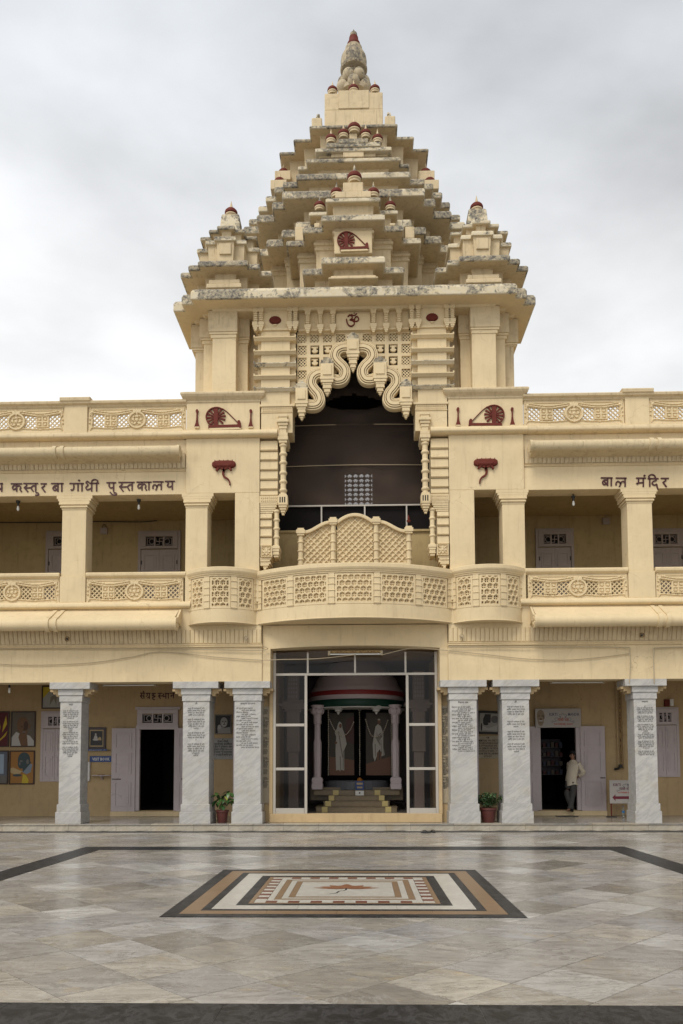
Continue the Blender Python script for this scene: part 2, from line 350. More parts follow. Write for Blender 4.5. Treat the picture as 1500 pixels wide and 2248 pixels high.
for k, (vis, _, c) in enumerate(sp):
    dz = rng.uniform(-.0012, .0004)
    rz = PI/4+(PI if rng.rand() < .5 else 0)+rng.uniform(-.002, .002)
    if k < 300:
        o = bpy.data.objects.new('tile', tile_me); COL.objects.link(o); o.parent = floor; o.location = (c.x, c.y, dz); o.rotation_euler = (0, 0, rz)
    else:
        ca, sa = math.cos(rz), math.sin(rz); q = MB().box(-TA/2+.0022, TA/2-.0022, -TB/2+.0022, TB/2-.0022, -.011, 0).v[0]
        rest.add(np.stack([q[:, 0]*ca-q[:, 1]*sa+c.x, q[:, 0]*sa+q[:, 1]*ca+c.y, q[:, 2]+dz], 1), [(0, 1, 5, 4), (1, 3, 7, 5), (3, 2, 6, 7), (2, 0, 4, 6), (4, 5, 7, 6), (2, 3, 1, 0)])
obj('far_tiles', rest, M_tile, floor, kind='stuff', fix=False)
# black border: strips as slabs with joints and mitred corners
def quadslab(name, pts, z, m, parent, h=.006):
    r0 = [(x, y, z-h) for x, y in pts]; r1 = [(x, y, z) for x, y in pts]
    return obj(name, MB().loft([r0, r1]), m, parent)
FX0, FX1, FY0, FY1 = -5.45, 5.42, -15.45, -4.15
def ring_slabs(name, x0, x1, y0, y1, wd, z, m, parent, step=1.3, wy=None):
    wy = wy or wd; gp = .0015
    o = [(x0, y0), (x1, y0), (x1, y1), (x0, y1)]; i = [(x0+wd, y0+wy), (x1-wd, y0+wy), (x1-wd, y1-wy), (x0+wd, y1-wy)]
    for k in range(4):
        a, b, c, d = Vector(o[k]), Vector(o[(k+1) % 4]), Vector(i[(k+1) % 4]), Vector(i[k])
        n = max(1, int(round((b-a).length/step)))
        cuts = [0]+[(q+rng.uniform(-.15, .15))/n for q in range(1, n)]+[1]
        ln = (c-d).length
        def on(t):
            p = a.lerp(b, t); s_ = d.lerp(c, min(1, max(0, ((p-a).dot((b-a).normalized())-(d-a).dot((b-a).normalized()))/ln)))
            return p, s_
        for q in range(n):
            p0, s0 = on(cuts[q]); p1, s1 = on(cuts[q+1])
            if q == 0: s0 = d
            if q == n-1: s1 = c
            dd = (b-a).normalized()*gp
            quadslab(name, [p0+dd, p1-dd, s1-dd, s0+dd], z, m, parent)
ring_slabs('border_slab', FX0, FX1, FY0, FY1, .47, .004, M_black, floor, 1.5, .62)
# front of band nearest the camera is wider, far edge narrower: trim with a second far strip
for k in range(-9, 9): quadslab('edge_slab', [(k*1.3, -.62), (k*1.3+1.297, -.62), (k*1.3+1.297, -.22), (k*1.3, -.22)], .004, M_black, floor)
# inlaid panel
MC = Vector((-.03, -9.75)); zl = .004
mos = obj('inlaid_panel', MB().box(MC.x-1.97, MC.x+1.97, MC.y-1.97, MC.y+1.97, -.006, .0025), M_black, floor)
mos['label'] = 'square inlaid stone panel with a rust lotus at its middle'
def inl(name, r0, r1, m, z=.0065, st=5):
    ring_slabs(name, MC.x-r0, MC.x+r0, MC.y-r0, MC.y+r0, r0-r1, z, m, mos, st)
inl('black_strip', 1.965, 1.80, M_black, .0065, 1.4); inl('sandstone_strip', 1.797, 1.60, M_sand, .0065, 1.0)
inl('black_strip', 1.597, 1.50, M_black, .0065, 1.4); inl('white_strip', 1.497, 1.26, M_white, .0065, 1.1)
inl('black_strip', 1.257, 1.135, M_black, .0065, 1.1); inl('sandstone_strip', 1.132, 1.075, M_sand, .0065, 3)
nck = 16; st = 2*1.072/nck
for k in range(4):
    for q in range(nck-1):
        a = -1.072+q*st+.0015; b = a+st-.003; r1, r0 = 1.072, 1.072-st+.002
        p = [(a, -r1), (b, -r1), (b, -r0), (a, -r0)]
        ca, sa = math.cos(k*PI/2), math.sin(k*PI/2)
        quadslab('checker_stone', [(MC.x+x*ca-y*sa, MC.y+x*sa+y*ca) for x, y in p], .0065, M_white if q % 2 == 0 else M_redst, mos)
inl('white_strip', .934, .86, M_white, .0065, 2); inl('sandstone_strip', .857, .78, M_sand, .0065, 2)
inl('white_strip', .777, .70, M_white, .0065, 2); inl('sandstone_strip', .697, .62, M_sand, .0065, 2)
obj('centre_slab', MB().box(MC.x-.617, MC.x+.617, MC.y-.617, MC.y+.617, .003, .0065), M_white, mos)
lot = MB()
def petal(cx, cy, ang, ln, wd, z, m=0):
    p = []
    for t in np.linspace(0, 1, 9): p.append((t*ln, wd*math.sin(PI*t)**.8*(1-.25*t)))
    for t in np.linspace(1, 0, 9)[1:-1]: p.append((t*ln, -wd*math.sin(PI*t)**.8*(1-.25*t)))
    ca, sa = math.cos(ang), math.sin(ang)
    q = [(cx+x*ca-y*sa, cy+x*sa+y*ca) for x, y in p]
    lot.loft([[(x, y, z-.001) for x, y in q], [(x, y, z) for x, y in q]], m)
for k, (an, ln, wd) in enumerate([(8, .44, .07), (172, .44, .07), (25, .38, .075), (155, .38, .075), (50, .36, .08), (130, .36, .08), (90, .38, .09), (68, .26, .07), (112, .26, .07), (-6, .25, .05), (186, .25, .05)]):
    petal(MC.x, MC.y+.02, math.radians(an), ln, wd, .0085+.0004*k)
obj('lotus', lot, M_lotusi, mos)
P = spline([(MC.x, MC.y+.03), (MC.x-.01, MC.y-.12), (MC.x-.09, MC.y-.22), (MC.x-.12, MC.y-.36), (MC.x-.2, MC.y-.42)]); q = MB()
l = [(p.x-.012, p.y, .0085) for p in P]; r = [(p.x+.012, p.y, .0085) for p in P]; n = len(P)
q.add(l+r, [(i, n+i, n+i+1, i+1) for i in range(n-1)]); obj('lotus_stem', q, M_black, mos)

# ------------------------------------------------------------------ building
bld = thing('memorial_building', 'two storey cream memorial building with a tall stepped temple tower over its glazed entrance', 'building')
def part(name, mb, m=None, **k):
    k.setdefault('parent', bld); return obj(name, mb, m or M_cream, **k)
def PB(name, x0, x1, y0, y1, z0, z1, m=None, bevel=.008, **k): return part(name, MB().box(x0, x1, y0, y1, z0, z1), m, bevel=bevel, **k)
plat = obj('veranda_platform', MB().box(-14, 14, .05, 12, -.01, .166), M_platf, kind='structure')
plat['label'] = 'low marble platform of the veranda'
x = -11.6
while x < 12:
    wd_ = rng.choice([.62, .9, 1.1, .78]);
    obj('riser_slab', MB().box(x+.002, x+wd_-.002, .0, .049, -.005, .139), M_step, plat, bevel=.003)
    obj('tread_slab', MB().box(x+.0015, x+wd_-.0015, -.025, .42, .142, .170), M_step if rng.rand() < .5 else M_platf, plat, bevel=.003); x += wd_
EX = 12.6  # how far the wings are built
def rounded(y0, y1, z0, z1, bul, n=5):
    """(y,z) outline: flat back at y1, bulging nose at y0"""
    p = [(y1, z0), (y0+bul, z0)]
    for k in range(1, n): a = PI/2*k/n; p.append((y0+bul*(1-math.sin(a)), z0+(z1-z0)*.35*(1-math.cos(a))))
    zz = z0+(z1-z0)*.35
    for k in range(0, n+1): a = PI/2*k/n; p.append((y0+bul*(1-math.cos(a)), zz+(z1-zz)*math.sin(a)))
    p.append((y1, z1)); return p
def flutes(x0, x1, z0, z1, y, lean, pitch=.115):
    mb = MB(); n = int(round((x1-x0)/pitch)); p = (x1-x0)/n
    for k in range(n):
        a = x0+k*p+.005; b = a+p-.010; c = (a+b)/2
        r0 = [(a, y+.02, z0+.03), (a+.006, y-.014, z0+.03), (c, y-.020, z0+.03), (b-.006, y-.014, z0+.03), (b, y+.02, z0+.03)]
        mb.loft([r0, [(q[0], q[1]-lean, z1) for q in r0]])
    mb.prof_x([(y+.4, z0), (y+.012, z0), (y+.012-lean, z1), (y+.4, z1)], x0, x1)
    return mb
def sw(a, b): return (a, b) if a < b else (b, a)
# panel art for the wing balustrades
def wing_panel(U, V):
    c = .082; up = .46+.035*np.cos(2*PI*U/1.25); lo = .085+.02*np.cos(2*PI*U/1.25)
    p = (U+V)/c/1.414; q = (U-V)/c/1.414; fp = np.abs((p % 1)-.5); fq = np.abs((q % 1)-.5)
    lat = (V > lo) & (V < up-.03) & (np.abs(U) < 1.14)
    med = U**2+(V-.27)**2; md = np.sqrt(med)
    swx = np.minimum(np.abs(U-.68), np.abs(U+.68)); su = np.where(U > 0, U-.68, U+.68); sv = V-.26
    sqr = (np.abs(su) < .165) & (np.abs(sv) < .155)
    hole = lat & (fp < .34) & (fq < .34) & (md > .245) & ~sqr
    h = np.zeros_like(U)+.02
    h = np.where(lat, .002+.010*(fp > .40), h)
    # ribbons
    for off, ph in ((0.0, 0), (.055, .25)):
        d = np.abs(V-(up+off)); h = np.where((d < .018) & (np.abs(U) < 1.2), .05, h)
    d = np.abs(V-(lo-.012)); h = np.where((d < .016) & (np.abs(U) < 1.18), .045, h)
    d = np.abs(V-.565); h = np.where((d < .012) & (np.abs(U) > .25) & (np.abs(U) < 1.08), .04, h)
    # medallion
    h = np.where(md < .245, .02, h); h = np.where((md > .18) & (md < .235), .06, h)
    bl = np.abs(U); an = np.arctan2(V-.25, U); fl = (md < .055+.085*np.abs(np.cos(2.5*an-PI/4*5))) & (md < .165)
    h = np.where(fl, .055, h); h = np.where((md > .05) & (md < .07), .03, h); h = np.where(md < .03, .065, h)
    h = np.where(((bl-.10)**2+(V-.17)**2 < .0012) | ((bl-.085)**2+(V-.36)**2 < .0008), .058, h)
    h = np.where((md < .18) & (~fl) & (np.sin(U*95)*np.sin(V*95) > .35), .035, h)
    h = np.where(((bl-.06)**2+(V-.50)**2 < .0022), .065, h); h = np.where((bl < .02) & (V > .42) & (V < .58), .06, h)
    # hooked cross blocks with four bosses
    h = np.where(sqr, .03, h)
    for i in (-1, 1):
        for j in (-1, 1):
            r_ = np.maximum(np.abs(su-.075*i), np.abs(sv-.075*j)); rr = np.sqrt((su-.075*i)**2+(sv-.075*j)**2)
            h = np.where(r_ < .056, .004, h); h = np.where(rr < .034, .036, h)
    # end flourishes
    eu = 1.25-bl
    for cu, cv, r0 in ((.10, .50, .045), (.06, .42, .03), (.09, .08, .035), (.19, .545, .025), (.04, .2, .02), (.04, .3, .02)):
        rr = np.sqrt((eu-cu)**2+(V-cv)**2); h = np.where(rr < r0, .02+.04*np.sqrt(np.clip(1-(rr/r0)**2, 0, 1)), h)
    h = np.where(np.abs(eu-.075-.03*np.cos((V-.25)*9)) < .013, .045, h)
    return h, ~hole
wp = field(2.5, .62, .0125, wing_panel, .03); wp_me = wp.mesh('pierced_panel', M_cream)
def wing_pan(x, z, nm='pierced_panel', s=1):
    o = obj(nm, wp_me, None, bld, (x, .03, z)); o.scale.x = s; return o
# ---- wings
for s in (-1, 1):
    X = lambda a, b: sw(s*a, s*b)
    PB('ground_beam', *X(2.405, EX), .02, .5, 3.83, 4.715)
    part('cornice_line', MB().prof_x([(.3, 4.715), (-.01, 4.715), (-.03, 4.74), (-.01, 4.765), (-.035, 4.785), (-.035, 4.80), (.3, 4.80)], *X(2.40, EX)))
    part('fluted_band', flutes(*X(2.42, 4.5), 4.80, 5.17, .0, .02), M_cream)
    part('fluted_band', flutes(*X(4.5, EX), 4.80, 5.17, .0, .10), M_tower)
    PB('fascia', *X(2.42, EX), -.02, .45, 5.17, 5.74)
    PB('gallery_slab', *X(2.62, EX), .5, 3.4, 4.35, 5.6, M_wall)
    part('string_course', MB().prof_x(rounded(-.14, .4, 5.74, 5.925, .12), *X(4.26, EX)))
    # lower rolled awning with straps
    xa, xb = X(4.56, EX)
    pr = [(-.02, 5.72), (-.53, 5.40)]+[(-.5-.155*math.sin(t), 5.25+.155*math.cos(t)) for t in np.linspace(.15, PI*1.0, 12)]+[(-.02, 5.2)]
    aw = part('rolled_awning', MB().prof_x(pr, xa, xb), M_cream, smooth=True)
    def strap(xc, zc, r, yy, top, m):
        for d in (-.1, .1):
            pr2 = ([(-.02, 5.745), (-.53, 5.44)] if top else [(-.02, zc+r*.7)])+[(yy-(r+.03)*math.sin(t), zc+(r+.03)*math.cos(t)) for t in np.linspace(.15 if top else .0, PI, 10)]+[(-.02, zc-.05)]
            obj('strap', MB().prof_x(pr2, xc+d-.05, xc+d+.05), m, aw, smooth=True)
    strap(s*7.70, 5.25, .155, -.5, True, M_cream); strap(s*10.9, 5.25, .155, -.5, True, M_cream)
    cl = MB()
    ring = [( -.5+.17*math.sin(t), 5.25+.17*math.cos(t)) for t in np.linspace(0, 2*PI, 20, endpoint=False)]
    cl.prof_x(ring, *X(4.50, 4.56))
    for t in np.linspace(0, 2*PI, 6, endpoint=False): cl.prof_x([(-.5+.09*math.sin(t)+.03*math.cos(u), 5.25+.09*math.cos(t)+.03*math.sin(u)) for u in np.linspace(0, 2*PI, 8, endpoint=False)], *X(4.48, 4.50))
    obj('scroll_end', cl, M_cream, aw)
    part('end_bracket', MB().prof_x([(-.02, 5.74), (-.42, 5.43), (-.36, 5.33), (-.02, 5.25)], *X(4.50, 4.55)))
    # upper roll
    pr = [(-.02, 9.98)]+[(-.38-.135*math.sin(t), 9.80+.135*math.cos(t)) for t in np.linspace(0, PI, 14)]+[(-.02, 9.62)]
    aw = part('rolled_awning', MB().prof_x(pr, *X(4.56, EX)), M_roll, smooth=True)
    strap(s*7.66, 9.80, .135, -.38, False, M_roll); strap(s*10.9, 9.80, .135, -.38, False, M_roll)
    obj('scroll_end', MB().prof_x([(-.38+.15*math.sin(t), 9.80+.15*math.cos(t)) for t in np.linspace(0, 2*PI, 20, endpoint=False)], *X(4.50, 4.57)), M_roll, aw)
    part('fluted_band', flutes(*X(4.44, EX), 9.46, 9.86, .0, .08), M_tower)
    part('cornice_line', MB().prof_x([(.3, 9.40), (-.012, 9.40), (-.035, 9.42), (-.012, 9.44), (-.035, 9.46), (.3, 9.46)], *X(4.43, EX)))
    PB('lettered_beam', *X(4.425, EX), .0, .5, 8.785, 9.40, bevel=.01)
    PB('eaves_wall', *X(4.43, EX), .0, .5, 9.86, 10.26, M_tower)
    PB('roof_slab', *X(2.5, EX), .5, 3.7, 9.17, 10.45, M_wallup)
    part('string_course', MB().prof_x(rounded(-.18, .4, 10.26, 10.47, .16), *X(4.35, EX)), M_tower)
    PB('parapet_base', *X(4.43, EX), .0, .16, 10.47, 10.545)
    part('parapet_coping', MB().prof_x([(.2, 11.165), (.0, 11.165), (-.03, 11.19), (-.03, 11.215), (-.10, 11.25), (-.11, 11.30), (-.07, 11.335), (.2, 11.345)], *X(4.42, EX)), M_tower)
    # bays
    for k, xc in enumerate((7.38, 10.60)):
        cm = part('gallery_column', MB().box(s*xc-.32, s*xc+.32, .0, .5, 6.62, 8.42), bevel=.012)
        obj('pedestal', MB().box(s*xc-.34, s*xc+.34, -.03, .52, 5.925, 6.62), M_cream, cm, bevel=.01)
        cp = MB()
        for z0, z1, ex, ey in ((8.40, 8.455, .015, .01), (8.455, 8.495, .045, .045), (8.495, 8.53, .03, .018), (8.53, 8.565, .08, .05), (8.565, 8.64, .085, .014), (8.64, 8.70, .12, .012), (8.70, 8.785, .155, .010)):
            cp.box(s*xc-.32-ex, s*xc+.32+ex, -ey, .5+ey, z0, z1)
        obj('capital', cp, M_cream, cm, bevel=.006)
        ps = PB('parapet_post', s*xc-.31, s*xc+.31, -.035, .2, 10.47, 11.24, bevel=.01)
        obj('post_cap', MB().prof_x([(.25, 11.24), (-.05, 11.24), (-.06, 11.27), (-.14, 11.31), (-.15, 11.38), (-.10, 11.42), (.25, 11.43)], s*xc-.40, s*xc+.40), M_tower, ps)
        PB('rail_base', *sw(s*(4.45 if k == 0 else 7.72), s*(7.04 if k == 0 else 10.26)), .005, .14, 5.925, 5.945)
        part('handrail', MB().prof_x([(.2, 6.555), (.02, 6.555), (-.01, 6.58), (-.03, 6.585), (-.07, 6.62), (-.075, 6.68), (-.03, 6.715), (.2, 6.715)], *sw(s*(4.40 if k == 0 else 7.73), s*(7.03 if k == 0 else 10.25))), smooth=False, bevel=.008)
        wing_pan(s*(5.75 if k == 0 else 8.985), 5.94, s=1.02 if k == 0 else .99)
        wing_pan(s*(5.75 if k == 0 else 8.985), 10.545, s=1.04 if k == 0 else 1.03)
    wing_pan(s*12.2, 5.94); wing_pan(s*12.2, 10.545)
    part('handrail', MB().box(*X(10.95, EX), -.07, .2, 6.555, 6.715), bevel=.03)
    # pier beside the tower
    pr = part('pier', MB().box(*X(2.475, 4.42), -.05, .55, 8.79, 10.26).box(*X(2.475, 3.12), -.05, .55, 5.9, 8.79), bevel=.012)
    cm = part('gallery_column', MB().box(*X(3.84, 4.415), -.045, .5, 5.9, 8.42), bevel=.012)
    cp = MB()
    for z0, z1, ex, ey in ((8.40, 8.455, .015, .01), (8.455, 8.495, .045, .045), (8.495, 8.53, .03, .018), (8.53, 8.565, .08, .05), (8.565, 8.64, .085, .014), (8.64, 8.70, .12, .012), (8.70, 8.789, .155, .010)):
        cp.box(*X(3.84-ex, 4.415+ex*.7), -.045-ey, .5, z0, z1)
    obj('capital', cp, M_cream, cm, bevel=.006)
    part('string_course', MB().prof_x(rounded(-.21, .5, 10.26, 10.47, .16), *X(2.0, 4.50)))
    PB('pier_block', *X(2.475, 4.42), -.05, 1.2, 10.47, 11.22, bevel=.012)
    pc = MB(); c0, c1 = X(2.475, 4.42)
    rg = []
    for d, z in ((0, 11.215), (.02, 11.24), (.02, 11.28), (.05, 11.31), (.11, 11.36), (.14, 11.41), (.14, 11.45), (.11, 11.48), (0, 11.49)):
        rg.append([(c0-d, -.05-d, z), (c1+d, -.05-d, z), (c1+d, 1.25, z), (c0-d, 1.25, z)])
    part('pier_cap', pc.loft(rg), M_tower)
    # gallery back walls and cross walls
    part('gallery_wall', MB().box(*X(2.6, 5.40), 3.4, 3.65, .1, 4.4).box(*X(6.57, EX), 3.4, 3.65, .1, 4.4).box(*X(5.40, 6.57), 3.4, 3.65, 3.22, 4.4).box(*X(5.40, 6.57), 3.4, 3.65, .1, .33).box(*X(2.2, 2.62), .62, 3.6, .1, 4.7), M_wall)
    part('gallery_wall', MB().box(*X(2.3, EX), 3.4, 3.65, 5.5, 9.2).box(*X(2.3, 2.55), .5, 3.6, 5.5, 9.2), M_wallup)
    PB('end_wall', *X(EX-.02, EX+.3), .0, 12, .1, 11.3)
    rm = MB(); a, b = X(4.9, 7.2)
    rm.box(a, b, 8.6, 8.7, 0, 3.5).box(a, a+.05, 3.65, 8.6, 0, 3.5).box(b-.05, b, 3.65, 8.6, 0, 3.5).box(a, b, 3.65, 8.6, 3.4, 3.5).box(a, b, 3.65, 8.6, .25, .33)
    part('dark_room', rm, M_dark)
    PB('wing_roof', *X(2.6, EX), 3.7, 12, 9.6, 10.3, M_tower, 0)
    PB('rear_wall', *X(2.6, EX), 11.8, 12, 0, 9.6, M_tower, 0)
    # jamb block beside the glazed entrance
    PB('jamb_block', *X(2.19, 2.404), .06, .62, 3.83, 4.68)
# lintel over the entrance
lt = [(-2.40, 5.30), (-2.40, 4.685)]+[(xx, 4.685+.075*(1-(xx/2.2)**2)) for xx in np.linspace(-2.2, 2.2, 17)]+[(2.40, 4.685), (2.40, 5.30)]
part('curved_lintel', MB().poly(lt, .7, .1))
PB('entrance_soffit', -2.3, 2.3, .7, 3.0, 4.75, 5.3, M_wall, 0)
# ---- bowed balconies
def arcsweep(prof, cx, c, s_, th0=None, th1=None, n=40, fill=False):
    R = (c*c+s_*s_)/(2*s_); yc = R-s_; T = math.asin(c/R); th0 = -T if th0 is None else th0; th1 = T if th1 is None else th1
    th = np.linspace(th0, th1, n+1)
    rings = [[(cx+(R+d)*math.sin(t), yc-(R+d)*math.cos(t), z) for d, z in prof] for t in th]
    return MB().loft(rings)
def hexpanel(Wp, Hp):
    def fn(U, V):
        px_, pz_ = .152, .148; h = np.zeros_like(U); solid = np.ones(U.shape, bool)
        ins = (np.abs(U) < Wp/2-.065) & (V > .065) & (V < Hp-.06)
        row = np.floor((V-.01)/pz_); off = (row % 2)*.5; cv = .01+(row+.5)*pz_
        cu = (np.floor(U/px_+off)+.5-off)*px_; du, dv = U-cu, V-cv
        # flat-sided hexagon distance
        hx = np.maximum(np.abs(du), np.abs(du)*.5+np.abs(dv)*.866)
        h = np.where(ins & (hx < .062), -.040, h)
        for a, b in ((-1, -1), (1, -1), (-1, 1), (1, 1)):
            solid &= ~(ins & (np.maximum(np.abs(du-.026*a), np.abs(dv-.026*b)) < .0170))
        e_ = (np.abs(U) > Wp/2-.008) | (V < .008) | (V > Hp-.008); h = np.where(e_, -.02, h)
        return h, solid
    return fn
def balcony(cx, c, s_, zb, zt, posts, endp, pans, fas_lip=True, label=None):
    R = (c*c+s_*s_)/(2*s_); yc = R-s_; T = math.asin(c/R)
    z1 = zb+.36; z2 = zt-.235
    fl = [(-c+cx, 0.3)]+[(cx+R*math.sin(t), yc-R*math.cos(t)) for t in np.linspace(-T, T, 41)]+[(c+cx, .3)]
    root = part('balcony', MB().loft([[(x, y, z) for x, y in fl] for z in (zb+.02, z1)]), label=label)
    obj('lower_lip', arcsweep([(-.2, zb), (.0, zb), (.02, zb+.015), (.015, zb+.03), (-.2, zb+.03)], cx, c, s_), M_cream, root)
    obj('handrail', arcsweep([(-.14, z2), (.02, z2), (.02, z2+.03), (.045, z2+.045), (.045, z2+.06), (.07, z2+.09), (.09, z2+.13), (.09, zt-.02), (.06, zt), (-.14, zt)], cx, c, s_), M_cream, root, smooth=False)
    for a, b in pans:
        Wp = (b-a)*R; Hp = z2-z1; mid = (a+b)/2
        def mp_(v, mid=mid): t = mid+v[:, 0]/R; r = R-v[:, 1]; return np.stack([cx+r*np.sin(t), yc-r*np.cos(t), z1+v[:, 2]], 1)
        obj('pierced_panel', field(Wp, Hp, .0105, hexpanel(Wp, Hp), .115, mp_), M_cream, root, fix=False)
    for t, hw_ in posts:
        q = MB(); a, b = t-hw_/R, t+hw_/R
        q.loft([[(cx+(R+d)*math.sin(tt), yc-(R+d)*math.cos(tt), z) for d, z in ((-.07, z1), (.012, z1), (.012, z2), (-.07, z2))] for tt in (a, (a+b)/2, b)])
        for k in range(5):
            zz = z1+(z2-z1)*(k+.12)/4.9
            q.loft([[(cx+(R+d)*math.sin(tt), yc-(R+d)*math.cos(tt), z) for d, z in ((-.02, zz), (.026, zz), (.03, zz+.012), (.02, zz+.02), (-.02, zz+.02))] for tt in (a-.004, (a+b)/2, b+.004)])
        obj('banded_post', q, M_cream, root)
    return root
Rc = (2.53**2+.85**2)/(1.7); Tc = math.asin(2.53/Rc)
ph = [.136, .397]; w_ = .075/Rc
balcony(0, 2.53, .85, 5.30, 6.685, [(t, .075) for t in (-.397, -.136, .136, .397)]+[(-Tc+.02, .06), (Tc-.02, .06)], None,
        [(-Tc+.04, -.397-w_), (-.397+w_, -.136-w_), (-.136+w_, .136-w_), (.136+w_, .397-w_), (.397+w_, Tc-.04)], label='wide bowed balcony over the entrance')
Rs = (.89**2+.45**2)/.9; Ts = math.asin(.89/Rs); w2 = .075/Rs
for s in (-1, 1):
    balcony(s*3.425, .89, .45, 5.285, 6.72, [(-.32, .075), (.32, .075), (-Ts+.05, .06), (Ts-.05, .06)], None, [(-Ts+.11, -.32-w2), (-.32+w2, .32-w2), (.32+w2, Ts-.11)], label='small bowed balcony %s of the wide one' % ('left' if s < 0 else 'right'))
    part('corbel', MB().poly([(s*2.40, 5.30), (s*2.62, 5.27), (s*2.52, 5.42), (s*2.34, 5.36)][::s], .1, -.03))
# ---- marble pillars of the veranda
pillars = []
for s in (-1, 1):
    for xc, hw_, ab in ((2.78, .345, .59), (4.12, .345, .59), (7.405, .28, .525), (10.62, .28, .525)):
        x = s*xc; D = 2*hw_ if hw_ > .3 else .56
        sh = part('marble_pillar', MB().box(x-hw_, x+hw_, .09, .09+D, .67, 3.33), M_pillar, bevel=.008)
        obj('plinth', MB().box(x-hw_-.055, x+hw_+.055, .03, .15+D, .17, .475), M_pillar, sh, bevel=.008)
        obj('base_course', MB().box(x-hw_-.03, x+hw_+.03, .055, .125+D, .475, .67), M_pillar, sh, bevel=.008)
        obj('necking', MB().box(x-hw_-.022, x+hw_+.022, .065, .115+D, 3.33, 3.50), M_pillar, sh, bevel=.006)
        obj('neck_block', MB().box(x-hw_-.045, x+hw_+.045, .04, .14+D, 3.50, 3.655), M_pillar, sh, bevel=.006)
        obj('abacus', MB().box(x-ab, x+ab, -.03, .20+D*.8, 3.655, 3.829), M_pillar, sh, bevel=.006)
        for d in (-1, 1):
            bk = MB()
            for k in range(3): bk.box(*sw(x+d*(hw_+.045), x+d*(hw_+.30-.08*k)), .16, .45, 3.655-.06*(k+1), 3.654-.06*k+.001)
            obj('bracket', bk, M_wall, sh)
        sh['label'] = '%s marble pillar %s' % ('slim' if hw_ < .3 else 'broad', {2.78: 'next to the glazed entrance', 4.12: 'second from the entrance', 7.405: 'out on the wing', 10.62: 'at the wing end'}[xc])+(' on the left' if s < 0 else ' on the right')
        pillars.append((x, hw_, sh))
# ------------------------------------------------------------------ tower
def cross_plan(steps, cx, yc, d):
    """stepped cross-shaped plan; steps = [(half width, half depth), ...] wide arm last"""
    q = []; st = steps[::-1]
    for i, (a, b) in enumerate(st):
        q.append((a+d, b+d))
        if i < len(st)-1: q.append((st[i+1][0]+d, b+d))
    pts = [(cx+x, yc+y) for x, y in q]
    pts += [(cx-x, yc+y) for x, y in q[::-1]]
    pts += [(cx-x, yc-y) for x, y in q]
    pts += [(cx+x, yc-y) for x, y in q[::-1]]
    return pts
def lip_steps(Yf, pts, yc, cx=0.):
    z = A(780, pts[0][1], Yf)[1]; st = []
    X0 = A(pts[0][0], pts[0][1], Yf)[0]; st.append((abs(X0-.01-cx), yc-Yf))
    for x, y in pts[1:]:
        X1, Y1 = G(x, y, z); st.append((abs(X1-.01-cx), yc-Y1))
    return z, st
def tier(name, st, cx, yc, z, h, over, zb, mold=True, ms=(None, None), low=0, rd=1.0):
    mw, ml = ms[0] or M_tower, ms[1] or M_lich
    pr = []
    if low: pr += [(-over+low*1.5, zb, 0), (-over+low*1.5, zb+low, 0), (-over, zb+low*1.2, 0)]
    else: pr += [(-over, zb, 0)]
    if mold:
        pr += [(-over, z-.30, 0), (-over+.045, z-.285, 0), (-over+.045, z-.23, 0), (-over+.015, z-.215, 0), (-over+.015, z-.17, 0), (-over+.07, z-.15, 0), (-over+.07, z-.08, 0), (-over+.03, z-.06, 0)]
    pr += [(-over+.03, z+.005, 0), (-.05, z-.0, 1), (0, z+.004, 1), (0, z+h*.55, 1), (-.03*rd, z+h*.78, 1), (-.10*rd, z+h*.95, 1), (-.20*rd, z+h, 1), (-over-.05 if over > .25 else -.3, z+h+.03, 1)]
    rings = [[(x, y, zz) for x, y in cross_plan(st, cx, yc, d)] for d, zz, _ in pr]
    o = part(name, MB().loft(rings, [m for _, _, m in pr]), [mw, ml], bevel=.022); return o
dome_me = None
def dome(x, y, z, r, par=None, tipm=None):
    par = par or bld; z += .16*r+.01
    q = MB().lathe([(r*.75, 0), (r*.97, r*.16), (r, r*.36), (r*.93, r*.6), (r*.72, r*.84), (r*.42, r*.98), (r*.2, r*1.03)], 0, 0, 18)
    o = obj('dome_finial', q, M_maroon, par, (x, y, z), smooth=True)
    obj('base_ring', MB().lathe([(r*.80, -.2*r-.06), (r*.80, -.05), (r*.92, -.03), (r*.92, .0), (r*.8, .01)], 0, 0, 18), M_tower, o)
    obj('tip', MB().lathe([(r*.30, r*.98), (r*.26, r*1.2), (r*.13, r*1.75), (r*.02, r*2.3)], 0, 0, 12), tipm or M_tower, o, smooth=True)
    return o
YC = 4.6
# main eaves over the porch
z, st = lip_steps(-.6, [(419, 650), (399, 668), (381, 683)], .9)
ZE = z; HE = ZZ(622, -.6)-z
eav = tier('main_eaves', st, 0, .9, z, HE+.02, .5, z-.04, mold=False, ms=(M_cream, M_lich2), rd=1.3)
ZT = z+HE+.04      # deck on which the spires stand
# tiers of the great spire (front lip, then corner steps, in survey pixels)
T = {}
spec = [('T1', 2.25, [(680, 279), (645, 311), (614, 339)], 9), ('T2', 1.95, [(673, 354), (655, 372)], 10), ('T3', 1.65, [(651, 391), (622, 411), (603, 422), (584, 442), (568, 464), (547, 492)], 14), ('T4', 1.25, [(620, 432), (598, 459), (564, 487), (535, 512)], 20), ('T5', 1.35, [(650, 500), (619, 520), (586, 541), (556, 562)], 20)]
for k, Yf, pts, hh in spec: T[k] = lip_steps(Yf, pts, YC)
tops = {k: T[k][0]+h for k, h in dict(T1=.13, T2=.16, T3=.26, T4=.30, T5=.30).items()}
tier('roof_tier', T['T5'][1], 0, YC, T['T5'][0], .30, .55, ZT-.1, ms=(M_tower, M_lich2))
tier('roof_tier', T['T4'][1], 0, YC, T['T4'][0], .30, .62, tops['T5']-.02, mold=False)
